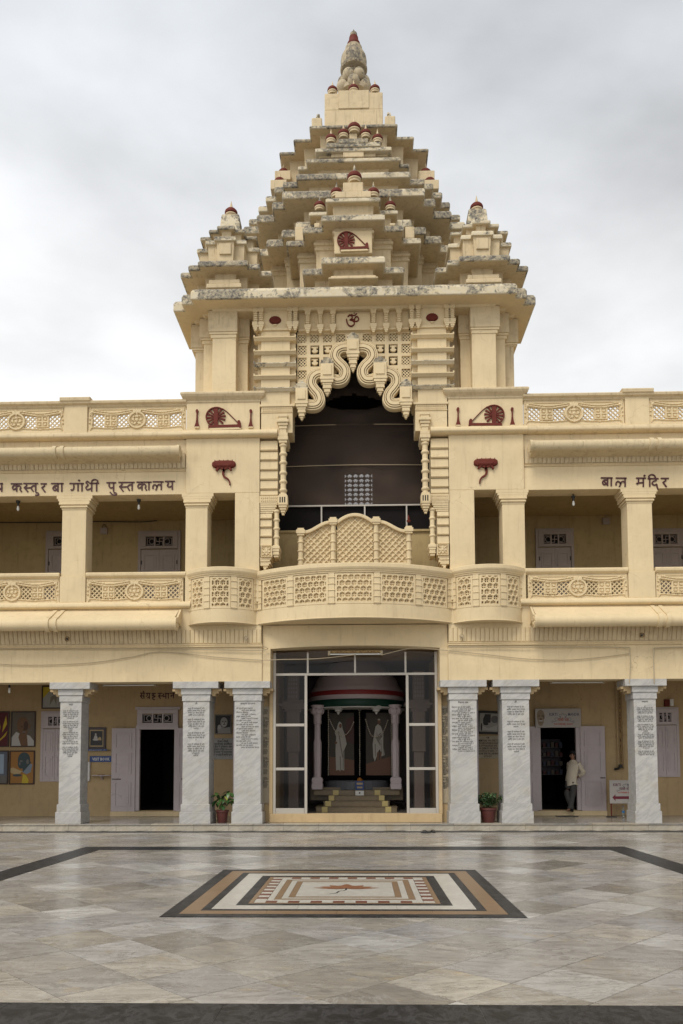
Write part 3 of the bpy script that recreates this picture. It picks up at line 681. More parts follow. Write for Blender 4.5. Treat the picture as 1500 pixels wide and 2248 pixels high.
tier('roof_tier', T['T3'][1], 0, YC, T['T3'][0], .24, .38, tops['T4']-.02, mold=False)
tier('roof_tier', T['T2'][1], 0, YC, T['T2'][0], .16, .38, tops['T3']-.04, mold=False)
tier('roof_tier', T['T1'][1], 0, YC, T['T1'][0], .13, .34, tops['T2']-.04, mold=False)
# stepped front parapet with five domes standing on T2
Y2 = 2.15; zt2 = tops['T2']-.03
def bx(name, xl, xr, yt, yb, Y, dep, m=None, zb=None, par=None, bevel=.02):
    a, zt = A(xl, yt, Y); b = A(xr, yt, Y)[0]; z0 = ZZ(yb, Y) if zb is None else zb
    return part(name, MB().box(a, b, Y, Y+dep, z0, zt), m or M_tower, bevel=bevel, **({'parent': par} if par else {}))
def symbx(name, xl, yt, yb, Y, dep, m=None, zb=None, bevel=.02):
    a, zt = A(xl, yt, Y); a = abs(a-.01); z0 = ZZ(yb, Y) if zb is None else zb
    return part(name, MB().box(-a, a, Y, Y+dep, z0, zt), m or M_tower, bevel=bevel)
symbx('gable_block', 754, 316, 344, 1.98, .9, None); symbx('gable_block', 728, 326, 344, 2.06, .8); symbx('gable_block', 702, 333, 344, 2.13, .7)
for xl, yt, yb, Y in ((693, 337-14, 325+3, 1.80),): pass
symbx('gable_ledge', 744, 304, 313, 1.9, 1.0, M_lich); symbx('gable_ledge', 717, 313, 321, 1.92, .9, M_lich); symbx('gable_ledge', 693, 325, 331, 1.95, .8, M_lich)
symbx('gable_block', 768, 292, 305, 1.98, .5)
for px_, py_, r in ((778, 290, .20), (754.5, 301, .165), (803, 301, .165), (727, 312, .165), (829, 312, .165)):
    a, zz = A(px_, py_, 2.03); dome(a, 2.03, zz, r)
# T1 corner parapets and small pyramids
for s in (-1, 1):
    a1 = T['T1'][1]; zt1 = tops['T1']
    PB('parapet_block', *sw(s*.95, s*(a1[0][0]-.06)), YC-a1[0][1]+.15, YC-a1[0][1]+1.2, zt1-.05, zt1+.34, M_tower, .03)
    for k in range(3): PB('small_ledge', *sw(s*(1.02+.04*k), s*(a1[0][0]-.06-.12*k)), YC-a1[0][1]+.3, YC-a1[0][1]+1.1, zt1+.34+.09*k, zt1+.41+.09*k, M_lich, .02)
    dome(s*1.14, 3.0, zt1+.58, .15)
    # side domes hugging the outline
    for px_, py_, Y in ((623, 386, 3.6), (614, 406, 3.2)):
        a, zz = A(px_ if s < 0 else 1558-px_, py_, Y); dome(a, Y, zz, .17)
        PB('side_ledge', a-.25, a+.25, Y-.3, Y+.4, zz-.35, zz-.05, M_tower, .02)
# top block
YB = 3.65; a, zt = A(712.5, 204, YB); zb = tops['T1']-.05; a = abs(a)
tb = part('crown_block', MB().box(-a, a, YB, 2*YC-YB, zb, ZZ(240, YB)).box(-a+.006, a-.006, YB+.012, 2*YC-YB, ZZ(240, YB), zt), M_tower, bevel=.025)
a2 = abs(A(743, 200, YB-.02)[0]); obj('raised_panel', MB().box(-a2, a2, YB-.02, YB+.1, ZZ(238, YB), zt+.06), M_tower, tb, bevel=.015)
for sx_, sy_ in ((-1, -1), (1, -1), (-1, 1), (1, 1)): dome(sx_*.68, YC+sy_*.84, zt+.08, .165)
dome(0, YC-.80, zt+.14, .17)
# crowning bulbs and pot
def zc(y): return ZZ(y, YC)
fin = part('crowning_finial', MB().lathe([(.50, zc(212)), (.50, zc(204)), (.3, zc(200)), (.22, zc(158)), (.43, zc(157)), (.45, zc(155)), (.45, zc(152)), (.42, zc(150)), (.435, zc(137)), (.41, zc(127)), (.36, zc(121)), (.30, zc(119)), (.30, zc(116.5)), (.275, zc(114)), (.28, zc(107)), (.24, zc(104))], 0, YC, 32), M_fin, smooth=True)
for k in range(6):
    t = 2*PI*k/6
    for (rr, yy, r, tt) in ((.42, 203, .21, t), (.34, 181, .20, t+PI/6)):
        q = MB().lathe([(r*math.sin(u), r*1.05*(1-math.cos(u))) for u in np.linspace(.05, PI-.05, 10)], 0, 0, 14)
        obj('petal_bulb', q, M_fin, fin, (rr*math.sin(tt), YC-rr*math.cos(tt), zc(yy)-r), smooth=True)
obj('red_bulb', MB().lathe([(.20, zc(104)), (.225, zc(100)), (.21, zc(96)), (.165, zc(92)), (.16, zc(88)), (.15, zc(83)), (.09, zc(80))], 0, YC, 24), M_maroon, fin, smooth=True)
obj('spire_tip', MB().lathe([(.09, zc(82)), (.125, zc(79)), (.115, zc(74)), (.05, zc(70.5)), (.035, zc(68)), (.0, zc(63))], 0, YC, 16), M_fin, fin, smooth=True)
# front pavilion with spinning wheel
YP_ = 2.1
zP4, s4 = lip_steps(-.10, [(706, 577), (665, 603)], YP_); zP3, s3 = lip_steps(.08, [(706, 483), (665, 511), (629, 540)], YP_); zP1, s1 = lip_steps(.45, [(716, 442), (679, 473)], YP_)
tier('pavilion_tier', s4, 0, YP_, zP4, .24, .34, ZT-.08, mold=False, ms=(M_tower, M_lich2))
symbx('moulding', 727, 605, 613, -.02, .5); symbx('moulding', 722, 608, 611, -.05, .5)
tier('pavilion_tier', s3, 0, YP_, zP3, .22, .36, zP4+.22, ms=(M_tower, M_lich2))
tier('pavilion_tier', s1, 0, YP_, zP1, .16, .22, zP3+.2, mold=False, ms=(M_tower, M_lich2))
symbx('gable_block', 735, 508, 556, .33, .5, M_cream)
symbx('rounded_block', 754, 400, 420, .75, .9); symbx('gable_block', 737, 420, 433, .6, 1.0)
for px_, py_, Y, r in ((778.5, 399, .93, .21), (739, 431, .76, .17), (820, 431, .76, .17), (702, 459, 1.08, .16), (857, 459, 1.08, .16)):
    a, zz = A(px_, py_, Y); dome(a, Y, zz, r, tipm=M_lich2)
for s in (-1, 1):
    for px_, yt, yb in ((686, 437, 460),):
        pass
    for x0, x1, yt, yb, Y in ((648, 668, 497, 525, 1.15), (690, 702, 489, 497, .55)):
        if s > 0: x0, x1 = 1558-x1, 1558-x0
        bx('stepped_block', x0, x1, yt, yb, Y, .8, M_tower)
# corner turrets
for s in (-1, 1):
    mx_ = lambda x: x if s < 0 else 1559-x
    Ytc = 1.25
    def lp(Yf, pts):
        z = A(780, pts[0][1], Yf)[1]; xa = A(pts[0][0], pts[0][1], Yf)[0]; xb = A(pts[0][2], pts[0][1], Yf)[0]; c = (xa+xb)/2
        st = [((xb-xa)/2, Ytc-Yf)]
        for x, y in pts[1:]:
            X1, Y1 = G(x, y, z); st.append((c-X1, Ytc-Y1))
        return z, c, st
    z3, cL, st3 = lp(-.10, [(434, 577, 545), (413, 593), (396, 609)])
    z2, c2, st2 = lp(.22, [(474, 523, 517), (455, 538), (436, 556)])
    z1, c1, st1 = lp(.32, [(479, 497, 515), (461, 512), (442, 528)])
    cx_ = -cL if s > 0 else cL
    tier('turret_tier', st3, cx_, Ytc, z3, .20, .42, ZT-.1, mold=False)
    part('moulding', MB().box(cx_-.42, cx_+.42, .12, .8, z3-.36, z3-.24).box(cx_-.47, cx_+.47, .07, .8, z3-.5, z3-.38), M_tower, bevel=.02)
    tier('turret_tier', [(a+.03, b+.03) for a, b in st2], cx_, Ytc, z2, .14, .09, z3+.18, mold=False, low=.05, ms=(M_tower, M_lich2), rd=.3)
    part('raised_panel', MB().box(cx_-.16, cx_+.16, .22, .5, z2-.36, z2-.06), M_tower, bevel=.01)
    tier('turret_tier', [(a+.02, b+.02) for a, b in st1], cx_, Ytc, z1, .12, .14, z2+.12, mold=False, rd=.4)
    zz = z1+.12
    rg = [[(cx_-r, Ytc-r, h), (cx_+r, Ytc-r, h), (cx_+r, Ytc+r, h), (cx_-r, Ytc+r, h)] for r, h in ((.34, zz-.05), (.34, zz+.12), (.31, zz+.14), (.25, zz+.78), (.22, zz+.83))]
    part('turret_block', MB().loft(rg), M_lich2, bevel=.015)
    dome(cx_, Ytc-.10, zz+.84, .185)
# porch body: stepped corner piers under the eaves
for s in (-1, 1):
    zt = ZE-.005
    X = lambda a, b: sw(s*a, s*b)
    f = lambda x, y, Y: abs(A(x, y, Y)[0]-.01)
    rows = [(458, 522, 722, 732, -.08, 467, 519), (439, 549, 735, 745, .27, 448, 545), (420, 549, 757, 762, .55, 430, 549)]
    for k, (xo, xi, yh, ym, Y, xo2, xi2) in enumerate(rows):
        zh = ZZ(yh, Y); zm = ZZ(ym, Y); dep = (.345, .275, 2.4)[k]
        o = part('corner_pier', MB().box(*X(f(xi2, 800, Y+.06), f(xo2, 800, Y+.06)), Y+.06, Y+dep+(.06 if k < 2 else 0), 11.0, zm), M_cream if k < 2 else M_tower, bevel=.012)
        obj('pier_head', MB().box(*X(f(xi, yh, Y), f(xo, yh, Y)), Y, Y+dep, zh, zt-.002*k), M_tower, o, bevel=.01)
        obj('head_moulding', MB().box(*X(f(xi, yh, Y)+.01, f(xo, yh, Y)-.02), Y+.02, Y+dep, zh-.06, zh-.002).box(*X(f(xi, yh, Y)+.03, f(xo, yh, Y)-.06), Y+.04, Y+dep, zm-.03, zh-.062), M_cream, o, bevel=.008)
    PB('recess_wall', *X(2.35, 3.3), .62, .9, 10.9, zt, M_tower, 0)
    PB('side_wall', *X(3.6, 3.95), 2.9, 9.2, 10.3, ZT+1, M_tower, 0)
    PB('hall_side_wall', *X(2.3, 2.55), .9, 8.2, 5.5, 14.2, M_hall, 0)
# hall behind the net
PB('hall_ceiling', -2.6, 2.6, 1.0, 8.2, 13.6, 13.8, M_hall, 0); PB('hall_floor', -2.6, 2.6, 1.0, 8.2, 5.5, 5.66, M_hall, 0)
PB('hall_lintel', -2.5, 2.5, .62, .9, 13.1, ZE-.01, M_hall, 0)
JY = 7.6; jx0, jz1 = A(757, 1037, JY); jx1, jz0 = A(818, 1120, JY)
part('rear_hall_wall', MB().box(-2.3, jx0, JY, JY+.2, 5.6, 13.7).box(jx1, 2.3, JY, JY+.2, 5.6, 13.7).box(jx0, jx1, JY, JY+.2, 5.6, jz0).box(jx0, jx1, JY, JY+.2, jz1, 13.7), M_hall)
def dots(U, V):
    p = (jz1-jz0)/8.2; w4 = (jx1-jx0)/4.7; cu = ((U/w4) % 1-.5)*w4; cv = ((V/p) % 1-.5)*p; hole = np.zeros(U.shape, bool); q = p*.26
    for a, b in ((0, 0), (1, 1), (-1, 1), (1, -1), (-1, -1), (0, 1.4), (1.9, 0), (-1.9, 0)): hole |= (cu-a*q*.8)**2+(cv-b*q*.75)**2 < (.025)**2
    return np.zeros_like(U), ~hole
part('pierced_window', field(jx1-jx0, jz1-jz0, .014, dots, .03), M_hall, fix=False, loc=((jx0+jx1)/2, JY+.05, jz0))
# net, with its sagging upper edge
def netmat(n, b):
    P = geo(n).outputs['Position']; c = ramp(n, noise(n, P, 1.2, 5, .6, 0, (1, 1, 2)), ((.3, (.062, .048, .042)), (.7, (.10, .072, .056))))
    n.links.new(c, b.inputs['Base Color'])
    b.inputs['Alpha'].default_value = .74
M_net = mat('brown_mesh_net', (.05, .035, .028), .95, netmat, spec=.05)
M_netd = mat('dark_cloth_and_backing', (.014, .012, .012), .9, spec=.1)
NY = 1.15; na, nzt = A(635, 800, NY); nzb = ZZ(1112, NY); nw = 2.28
def netfn(U, V, Hh):
    pass
us = np.linspace(-nw, nw, 71); Hn = 13.1; zs = np.linspace(nzb, Hn, 81); zl0 = ZZ(905, NY); zl1 = ZZ(868, NY)
mb = MB(); idx = {}; vs_ = []
for i, z in enumerate(zs):
    for j, u in enumerate(us):
        lo = zl0-.0+.30*(u/1.0)**2*0+.42*(abs(u)/.95)**2; y = NY+.02*math.sin(u*5+z)+.015*math.sin(z*7+u*2)
        if abs(u) < 1.5 and z < lo+.05: y -= .22*math.exp(-((z-lo+.25)/.28)**2)*max(0, 1-(abs(u)/1.2)**2)
        y -= .10*math.exp(-((z-(zl1+.12-.25*u*u))/.15)**2)*max(0, 1-(abs(u)/1.3)**2)
        vs_.append((u, y, z))
fs = []
for i in range(len(zs)-1):
    for j in range(len(us)-1):
        u = (us[j]+us[j+1])/2; z = (zs[i]+zs[i+1])/2
        if abs(u) < .93 and zl0+.10*(u/.9)**2*2 < z < zl1-.28*(u/.93)**2: continue
        a = i*71+j; fs.append((a, a+1, a+72, a+71))
mb.add(vs_, fs); net = part('mesh_net', mb, M_net, smooth=True, fix=False, label='brown mesh net sagging across the tall opening')
for yy in (933, 1022): obj('net_cord', MB().tube([(x, NY-.05-.0*x, ZZ(yy, NY-.05)+.02*math.cos(x)) for x in np.linspace(-1.95, 1.95, 9)], .012), M_wire, net)
# lower frame, dark glazing below and dado wall
z0, z1 = ZZ(1166, 1.2), ZZ(1112, 1.2)
fr = part('net_frame', MB().box(-2.2, 2.2, 1.10, 1.14, z1-.02, z1+.02), M_alu)
for xp in (706, 801, 893): obj('frame_post', MB().box(A(xp, 1130, 1.1)[0]-.02, A(xp, 1130, 1.1)[0]+.02, 1.10, 1.14, z0, z1-.02), M_alu, fr)
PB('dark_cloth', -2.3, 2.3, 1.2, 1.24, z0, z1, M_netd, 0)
part('dado_wall', MB().box(-2.3, 2.3, 1.15, 1.3, 5.66, z0-.05).box(-2.3, 2.3, 1.10, 1.3, z0-.05, z0+.01), M_wallup)
PB('added_dark_backing', -2.2, 2.2, .92, .96, ZZ(800, .95), 13.6, M_netd, 0)  # added dark sheet standing in for deep shade behind the jali holes
PB('balcony_floor', -2.5, 2.5, .0, 1.2, 5.5, 5.67, M_cream, 0)
# ---- carved frame of the opening
YQ = .02
def fx(x, y=800, Y=YQ): return A(x, y, Y)[0]
def fz(y, Y=YQ): return ZZ(y, Y)
C4 = lambda x, y: (540+x/3.125, 640+y/3.125)      # survey sheets
C5 = lambda x, y: (540+x/3.125, 900+y/3.125)
# entablature
zb_, zt_ = fz(724), fz(680)
part('entablature', MB().box(fx(655, 700), -fx(655, 700), .05, .6, fz(727), ZE-.004), M_cream)
part('frieze_moulding', MB().box(fx(655), -fx(655), -.02, .06, fz(726), fz(721.5)).box(fx(655), -fx(655), -.04, .06, fz(681), fz(676)), M_cream, bevel=.01)
om = part('om_panel', MB().box(fx(738, 700), fx(813.5, 700), .0, .05, fz(721), fz(689)), M_cream, bevel=.008)
q = MB(); O = lambda x, y: (lambda p: A(p[0], p[1], -.0))(C4(x, y))
for pts, wd in (([(700, 175), (712, 163), (728, 170), (728, 188), (715, 196), (730, 200), (745, 215), (738, 232), (722, 240), (704, 232), (694, 212), (690, 190)], .03),
                ([(728, 198), (745, 192), (752, 178), (765, 175), (774, 188), (768, 203), (752, 206), (744, 200)], .026), ([(724, 158), (738, 166), (752, 162), (760, 152)], .022), ([(742, 152), (744, 147)], .022)):
    q.stroke([O(*p) for p in pts], wd, .0, -.03)
obj('om_sign', q, M_maroon, om, label='dark red Om sign')
# little hanging brackets
bq = MB()
for r, z0_, z1_ in ((.125, -.07, 0), (.095, -.12, -.07), (.07, -.20, -.12)): bq.box(-r, r, -.10, .05, z0_, z1_)
for k in range(5): bq.box(-.042, .042, -.07, .05, -.20-.056*(k+1), -.20-.056*k-.018).box(-.06, .06, -.09, .05, -.20-.056*k-.018, -.20-.056*k)
for r, z0_, z1_ in ((.085, -.57, -.48), (.07, -.62, -.57), (.052, -.67, -.62), (.032, -.71, -.67)): bq.box(-r, r, -.07-r*.4, .05, z0_, z1_)
for v in bq.v: v[:, 2] *= 1.02
bq_me = bq.mesh('hanging_bracket', M_cream)
for xx in (561.8, 573.6, 637, 648.8, 676, 703.8, 731.4, 820, 847.8, 876, 904, 918, 981, 992.8):
    Yb = -.07 if (xx < 650 or xx > 903) else .0
    o = obj('hanging_bracket', bq_me, None, bld, (A(xx, 700, Yb)[0], Yb, fz(671.5 if Yb < 0 else 676)))
for s in (-1, 1):
    def X(a, b, y=800): return sw(s*abs(fx(a, y)-.01), s*abs(fx(b, y)-.01))
    hb = part('corner_block', MB().box(*X(566, 646, 700), -.07, .6, fz(722), fz(676)), M_cream, bevel=.01)
    obj('block_moulding', MB().box(*X(553, 656, 680), -.15, .6, fz(676), fz(669)).box(*X(562, 650, 720), -.10, .6, fz(727), fz(722)).box(*X(570, 644, 720), -.085, .5, fz(684), fz(682)), M_cream, hb, bevel=.012)
    bt = MB(); c = s*abs(fx(606, 703)-.01); zc_ = fz(704)
    for k in range(14):
        a = 2*PI*k/14; bt.poly([(c+.15*math.cos(a+d)*(1 if abs(d) < .2 else .9), zc_+.10*math.sin(a+d)*(1 if abs(d) < .2 else .9)) for d in (-.26, 0, .26)]+[(c, zc_)], -.07, -.11)
    obj('lotus_boss', bt, M_maroon, hb, label='dark red oval lotus boss')
    obj('boss_rim', MB().poly([(c+.16*math.cos(a), zc_-.01+.105*math.sin(a)) for a in np.linspace(0, 2*PI, 24, endpoint=False)], -.07, -.085), M_maroon, hb)
    obj('boss_stem', MB().poly([(c-.05, zc_-.12), (c+.05, zc_-.12), (c+.03, zc_-.16), (c-.03, zc_-.16)], -.07, -.10).poly([(c-.03, zc_+.1), (c+.03, zc_+.1), (c+.012, zc_+.15), (c, zc_+.19), (c-.012, zc_+.15)], -.07, -.10), M_cream, hb)
    # ledged pilaster
    pl = part('ledged_pilaster', MB().box(*X(567, 650, 800), .03, .6, fz(889), fz(727)).box(*X(575, 638, 800), -.06, .03, fz(889), fz(727)), M_cream, bevel=.008)
    for yy, dk in ((745, 0), (775, 0), (802, 1), (829, 0), (856, 1)):
        a, b = X(559.5, 652, yy); zz = fz(yy)
        lg = MB().prof_x([(.1, zz-.07), (-.09, zz-.06), (-.13, zz-.02), (-.16, zz+.0), (-.16, zz+.025), (-.08, zz+.05), (.1, zz+.06)], a, b)
        lg.box(a-.0, a+.035, -.165, -.10, zz, zz+.06).box(b-.035, b+.0, -.165, -.10, zz, zz+.06)
        obj('ledge', lg, M_lich2 if dk else M_cream, pl)
    # dentil capital and block below
    db = part('dentil_block', MB().box(*X(575, 644, 900), -.04, .6, fz(950), fz(889)), M_cream, bevel=.008)
    obj('dentil_cornice', MB().box(*X(572, 648, 890), -.075, .6, fz(893), fz(888)).box(*X(574, 645, 903), -.06, .6, fz(906), fz(904)), M_cream, db, bevel=.008)
    dq = MB(); a, b = X(577, 643, 898)
    for k in range(17):
        xx = a+(b-a)*(k+.5)/17
        dq.box(xx-.012, xx+.012, -.06, -.035, fz(898)+.005, fz(894)).box(xx-.012, xx+.012, -.06, -.035, fz(903), fz(898)-.008)
    obj('dentils', dq, M_cream, db)
    # colonette with rings
    cx_ = s*abs(fx(622.6, 1000, -.05)-.01); cy_ = .0
    cl = part('ringed_colonette', MB().lathe([(.075, fz(1110)), (.075, fz(940))], cx_, cy_, 16), M_cream, smooth=True)
    for yy in (977, 996, 1015, 1037.6, 1057, 1076):
        zz = fz(yy); obj('ring', MB().lathe([(.076, zz-.05), (.10, zz-.03), (.108, zz), (.10, zz+.02), (.076, zz+.05)], cx_, cy_, 16), M_cream, cl, smooth=True)
    cq = MB()
    for r, ya, yb in ((.13, 918, 912), (.115, 924, 918), (.16, 930, 924), (.13, 936, 930), (.105, 943, 936), (.09, 952, 943), (.125, 960, 952), (.135, 968, 960), (.11, 974, 968)):
        cq.box(cx_-r, cx_+r, cy_-r, .5, fz(yb if yb > ya else ya), fz(min(ya, yb)))
    obj('capital', cq, M_cream, cl, bevel=.012)
    cq = MB()
    for r, ya, yb in ((.10, 1089, 1085), (.125, 1107, 1089), (.13, 1110, 1107), (.11, 1115, 1110), (.085, 1120, 1115), (.06, 1125, 1120), (.035, 1130, 1125)):
        cq.box(cx_-r, cx_+r, cy_-r, cy_+r, fz(max(ya, yb)), fz(min(ya, yb)))
    obj('pendant', cq, M_cream, cl, bevel=.01)
    sl = MB()
    for k in range(3): sl.box(cx_-.085+.06*k, cx_-.055+.06*k, cy_-.128, cy_-.12, fz(1105), fz(1093))
    obj('slots', sl, M_void, cl)
    # rusticated pilaster
    rp_ = part('rusticated_pilaster', MB().box(*X(573, 610, 1000), .02, .6, fz(1090), fz(965)), M_cream)
    ys = [965, 966+1.5, 989.6, 1010.4, 1032, 1053, 1074.4, 1089]
    for ya, yb in zip(ys[:-1], ys[1:]):
        if yb-ya < 5: continue
        za, zb2 = fz(ya), fz(yb); a, b = X(573, 611, (ya+yb)/2)
        obj('block', MB().prof_x([(.1, zb2+.005), (-.035, zb2+.005), (-.065, zb2+.03), (-.065, zb2+.045), (-.03, zb2+.06), (-.015, za-.012), (.1, za-.005)], a, b), M_cream, rp_)
    dc = MB().box(*X(572, 613, 1096), -.07, .5, fz(1104), fz(1089))
    a, b = X(574, 611, 1096)
    for k in range(9):
        xx = a+(b-a)*(k+.5)/9
        for yy in (1092.5, 1099): dc.box(xx-.010, xx+.010, -.09, -.065, fz(yy+2), fz(yy-2))
    for k, (ya, yb, xe) in enumerate(((1104, 1108, 611), (1108, 1113, 609), (1113, 1117, 606.5), (1117, 1121, 604), (1121, 1125, 601))):
        dc.box(*X(573, xe, 1110), -.06+.012*k, .5, fz(yb), fz(ya))
    obj('capital', dc, M_cream, rp_, bevel=.004)
    lp_ = part('rusticated_pilaster', MB().box(*X(573, 597, 1160), .03, .6, fz(1200), fz(1123)), M_cream)
    ys = [1125, 1139, 1157.6, 1178.4, 1199]
    for ya, yb in zip(ys[:-1], ys[1:]):
        za, zb2 = fz(ya), fz(yb); a, b = X(573, 598, (ya+yb)/2)
        obj('block', MB().prof_x([(.1, zb2+.005), (-.025, zb2+.005), (-.055, zb2+.03), (-.055, zb2+.045), (-.02, zb2+.06), (-.005, za-.012), (.1, za-.005)], a, b), M_cream, lp_)
    a, b = X(574, 600, 1210); cc = (a+b)/2; zr = fz(1210.5)
    def ros(U, V):
        v = V-.145; r = np.sqrt(U**2+v**2); th = np.arctan2(v, U); h = np.where(np.maximum(np.abs(U), np.abs(v)) > .125, .03, .0)
        h = np.where((r < .03+.075*np.abs(np.cos(2*th))) & (r < .12), .03, h); h = np.where((np.abs(np.abs(U)-np.abs(v)) < .02) & (r < .15) & (r > .05), .035, h); h = np.where(r < .03, .045, h); return h, np.ones(U.shape, bool)
    obj('rosette_tile', field(.30, .29, .01, ros, .1), M_cream, lp_, (cc, -.06, zr-.145), fix=False)
    cn = MB().box(a, b, -.055, .5, zr-.15, zr+.15)
    for k, (ya, yb, xe) in enumerate(((1223, 1228, 597), (1228, 1232, 594), (1232, 1237, 595.5), (1237, 1241, 592), (1241, 1245, 589), (1245, 1249, 586))):
        cn.box(*X(573 if k < 4 else 575+k, xe, 1235), -.045+.02*(k//2), .4, fz(yb), fz(ya))
    obj('console', cn, M_cream, lp_, bevel=.005)
    cx2 = s*abs(fx(608, 1160, -.02)-.01)
    cl = part('ringed_colonette', MB().lathe([(.062, fz(1202)), (.062, fz(1118))], cx2, .03, 14), M_cream, smooth=True)
    for yy in (1121, 1140, 1159, 1178):
        zz = fz(yy); obj('ring', MB().lathe([(.063, zz-.04), (.082, zz-.02), (.088, zz), (.08, zz+.02), (.063, zz+.04)], cx2, .03, 14), M_cream, cl, smooth=True)
    cq = MB()
    for r, ya, yb in ((.08, 1196, 1199), (.115, 1199, 1205), (.10, 1205, 1210), (.085, 1210, 1215), (.095, 1215, 1218), (.07, 1218, 1223)): cq.box(cx2-r, cx2+r*.8, .03-r, .4, fz(yb), fz(ya))
    obj('console', cq, M_cream, cl, bevel=.008)
# jali screen behind the scroll arch
jz0, jz1 = fz(905, .1), fz(728, .1); jw = 2*abs(fx(652, 800, .1))
arch_px = [(650, 905), (652, 870), (668, 880), (690, 890), (708, 878), (712, 862), (706, 845), (716, 830), (733, 838), (752, 832), (765, 815), (762, 800), (757, 788), (776, 786)]
arch = [A(x, y, .1) for x, y in arch_px]; AX = np.array([-abs(p[0]) for p in arch]); AZ = np.array([p[1] for p in arch])-jz0
bound_px = [(648, 868), (690, 850), (700, 838), (724, 826), (745, 815), (752, 790), (765, 778), (785, 778)]
BX = np.array([A(x, y, .1)[0] for x, y in bound_px]); BZ = np.array([A(x, y, .1)[1] for x, y in bound_px])-jz0
cells_x = [(355, 412), (441, 500), (530, 588), (619, 678)]; rows_y = [(297, 350), (372, 432), (455, 515), (542, 600)]
CXs = [tuple(A(*C4(x, 400), .1)[0] for x in c) for c in cells_x]; CZs = [tuple(A(*C4(500, y), .1)[1]-jz0 for y in r) for r in rows_y]
def jali(U, V):
    u = -np.abs(U); solid = V > np.interp(u, BX, BZ); h = np.zeros_like(U)+.02
    for i, (a, b) in enumerate(CXs):
        for j, (t, bt_) in enumerate(CZs):
            ins = (u > a) & (u < b) & (V < t) & (V > bt_)
            if j == 0 or i == 0:
                c = .060; p = (u+V)/c/1.414; q_ = (u-V)/c/1.414; solid &= ~(ins & (np.abs(p % 1-.5) < .33) & (np.abs(q_ % 1-.5) < .33)); h = np.where(ins, -.01, h)
            else:
                cu, cv = (a+b)/2, (t+bt_)/2; h = np.where(ins, -.03, h)
                du, dv = u-cu, V-cv; pot = (np.abs(du) < .085) & (dv < .0) & (du**2+(dv)**2 < .0075) | (np.abs(du) < .045) & (dv < .085) & (dv > -.02) | (np.abs(du) < .09) & (dv > .05) & (dv < .085)
                h = np.where(ins & pot, .02, h)
    return h, solid
part('jali_screen', field(jw, jz1-jz0, .010, jali, .030), M_cream, fix=False, loc=(.01, .1, jz0))
# scroll arch
def S(pts): return [A(*C4(*p), -.1) for p in pts]
sc_parts = []
for s in (1, -1):
    m = MB()
    for pts in ([(705, 375), (660, 378), (622, 402), (612, 445), (636, 482), (664, 508), (682, 545), (668, 590), (635, 603), (598, 596)],
                [(530, 552), (490, 556), (455, 585), (448, 632), (470, 668), (497, 700), (507, 738), (490, 768), (455, 775), (415, 770)]):
        P = S(pts); P = [(x-.01, z) for x, z in P]
        m.stroke(P, .30, .1, -.035)
        SP = spline(P, 7)
        for off, wd_, yy in ((.125, .03, -.085), (-.125, .03, -.085), (.078, .026, -.11), (-.078, .026, -.11), (0, .085, -.125)):
            Q = []
            for i_, p_ in enumerate(SP):
                t_ = SP[min(i_+1, len(SP)-1)]-SP[max(i_-1, 0)]; t_.normalize(); Q.append((p_.x-t_.y*off, p_.y+t_.x*off))
            m.stroke(Q, wd_, -.03, yy, smooth=False)
    if s < 0: m = m.mirror()
    part('scroll', m, M_cream)
def block(xc, yt, yb, wpx, tip, capt, side):
    """square boss with cap above and tapering pendant below (sheet C4 units)"""
    X0 = A(*C4(xc, (yt+yb)/2), -.15)[0]-.01; w2_ = wpx/3.125/85/2*1.0; zt, zb2 = A(*C4(xc, yt), -.15)[1], A(*C4(xc, yb), -.15)[1]
    for s in side:
        x = X0*s if s < 0 and X0 < 0 and len(side) == 1 else X0*s
        m = MB().box(x-w2_, x+w2_, -.18, .1, zb2, zt)
        r = part('boss', m, M_cream, bevel=.01)
        obj('raised_panel', MB().box(x-w2_*.68, x+w2_*.68, -.205, -.18, zb2+.05, zt-.05), M_cream, r, bevel=.006)
        zc2 = A(*C4(xc, capt), -.15)[1]; cp = MB(); h = zc2-zt
        for f0, f1, ww in ((0, .22, 1.08), (.22, .42, .85), (.42, .62, .95), (.62, .82, .6), (.82, 1.0, .35)): cp.box(x-w2_*ww, x+w2_*ww, -.17, .05, zt+h*f0, zt+h*f1)
        obj('cap', cp, M_lich2, r, bevel=.012)
        zp = A(*C4(xc, tip), -.15)[1]; pd = MB(); h = zb2-zp
        for f0, f1, ww in ((0, .14, 1.1), (.14, .30, .95), (.30, .42, .72), (.42, .55, .62), (.55, .62, .68), (.62, .76, .45), (.76, .82, .52), (.82, .92, .3), (.92, 1, .16)): pd.box(x-w2_*ww, x+w2_*ww, -.08-.1*ww, .0, zb2-h*f1, zb2-h*f0)
        obj('pendant', pd, M_cream, r, bevel=.008)
block(737, 330, 412, 84, 540, 280, (1,)); block(560, 495, 588, 92, 706, 452, (1, -1)); block(385, 665, 755, 84, 873, 612, (1, -1))
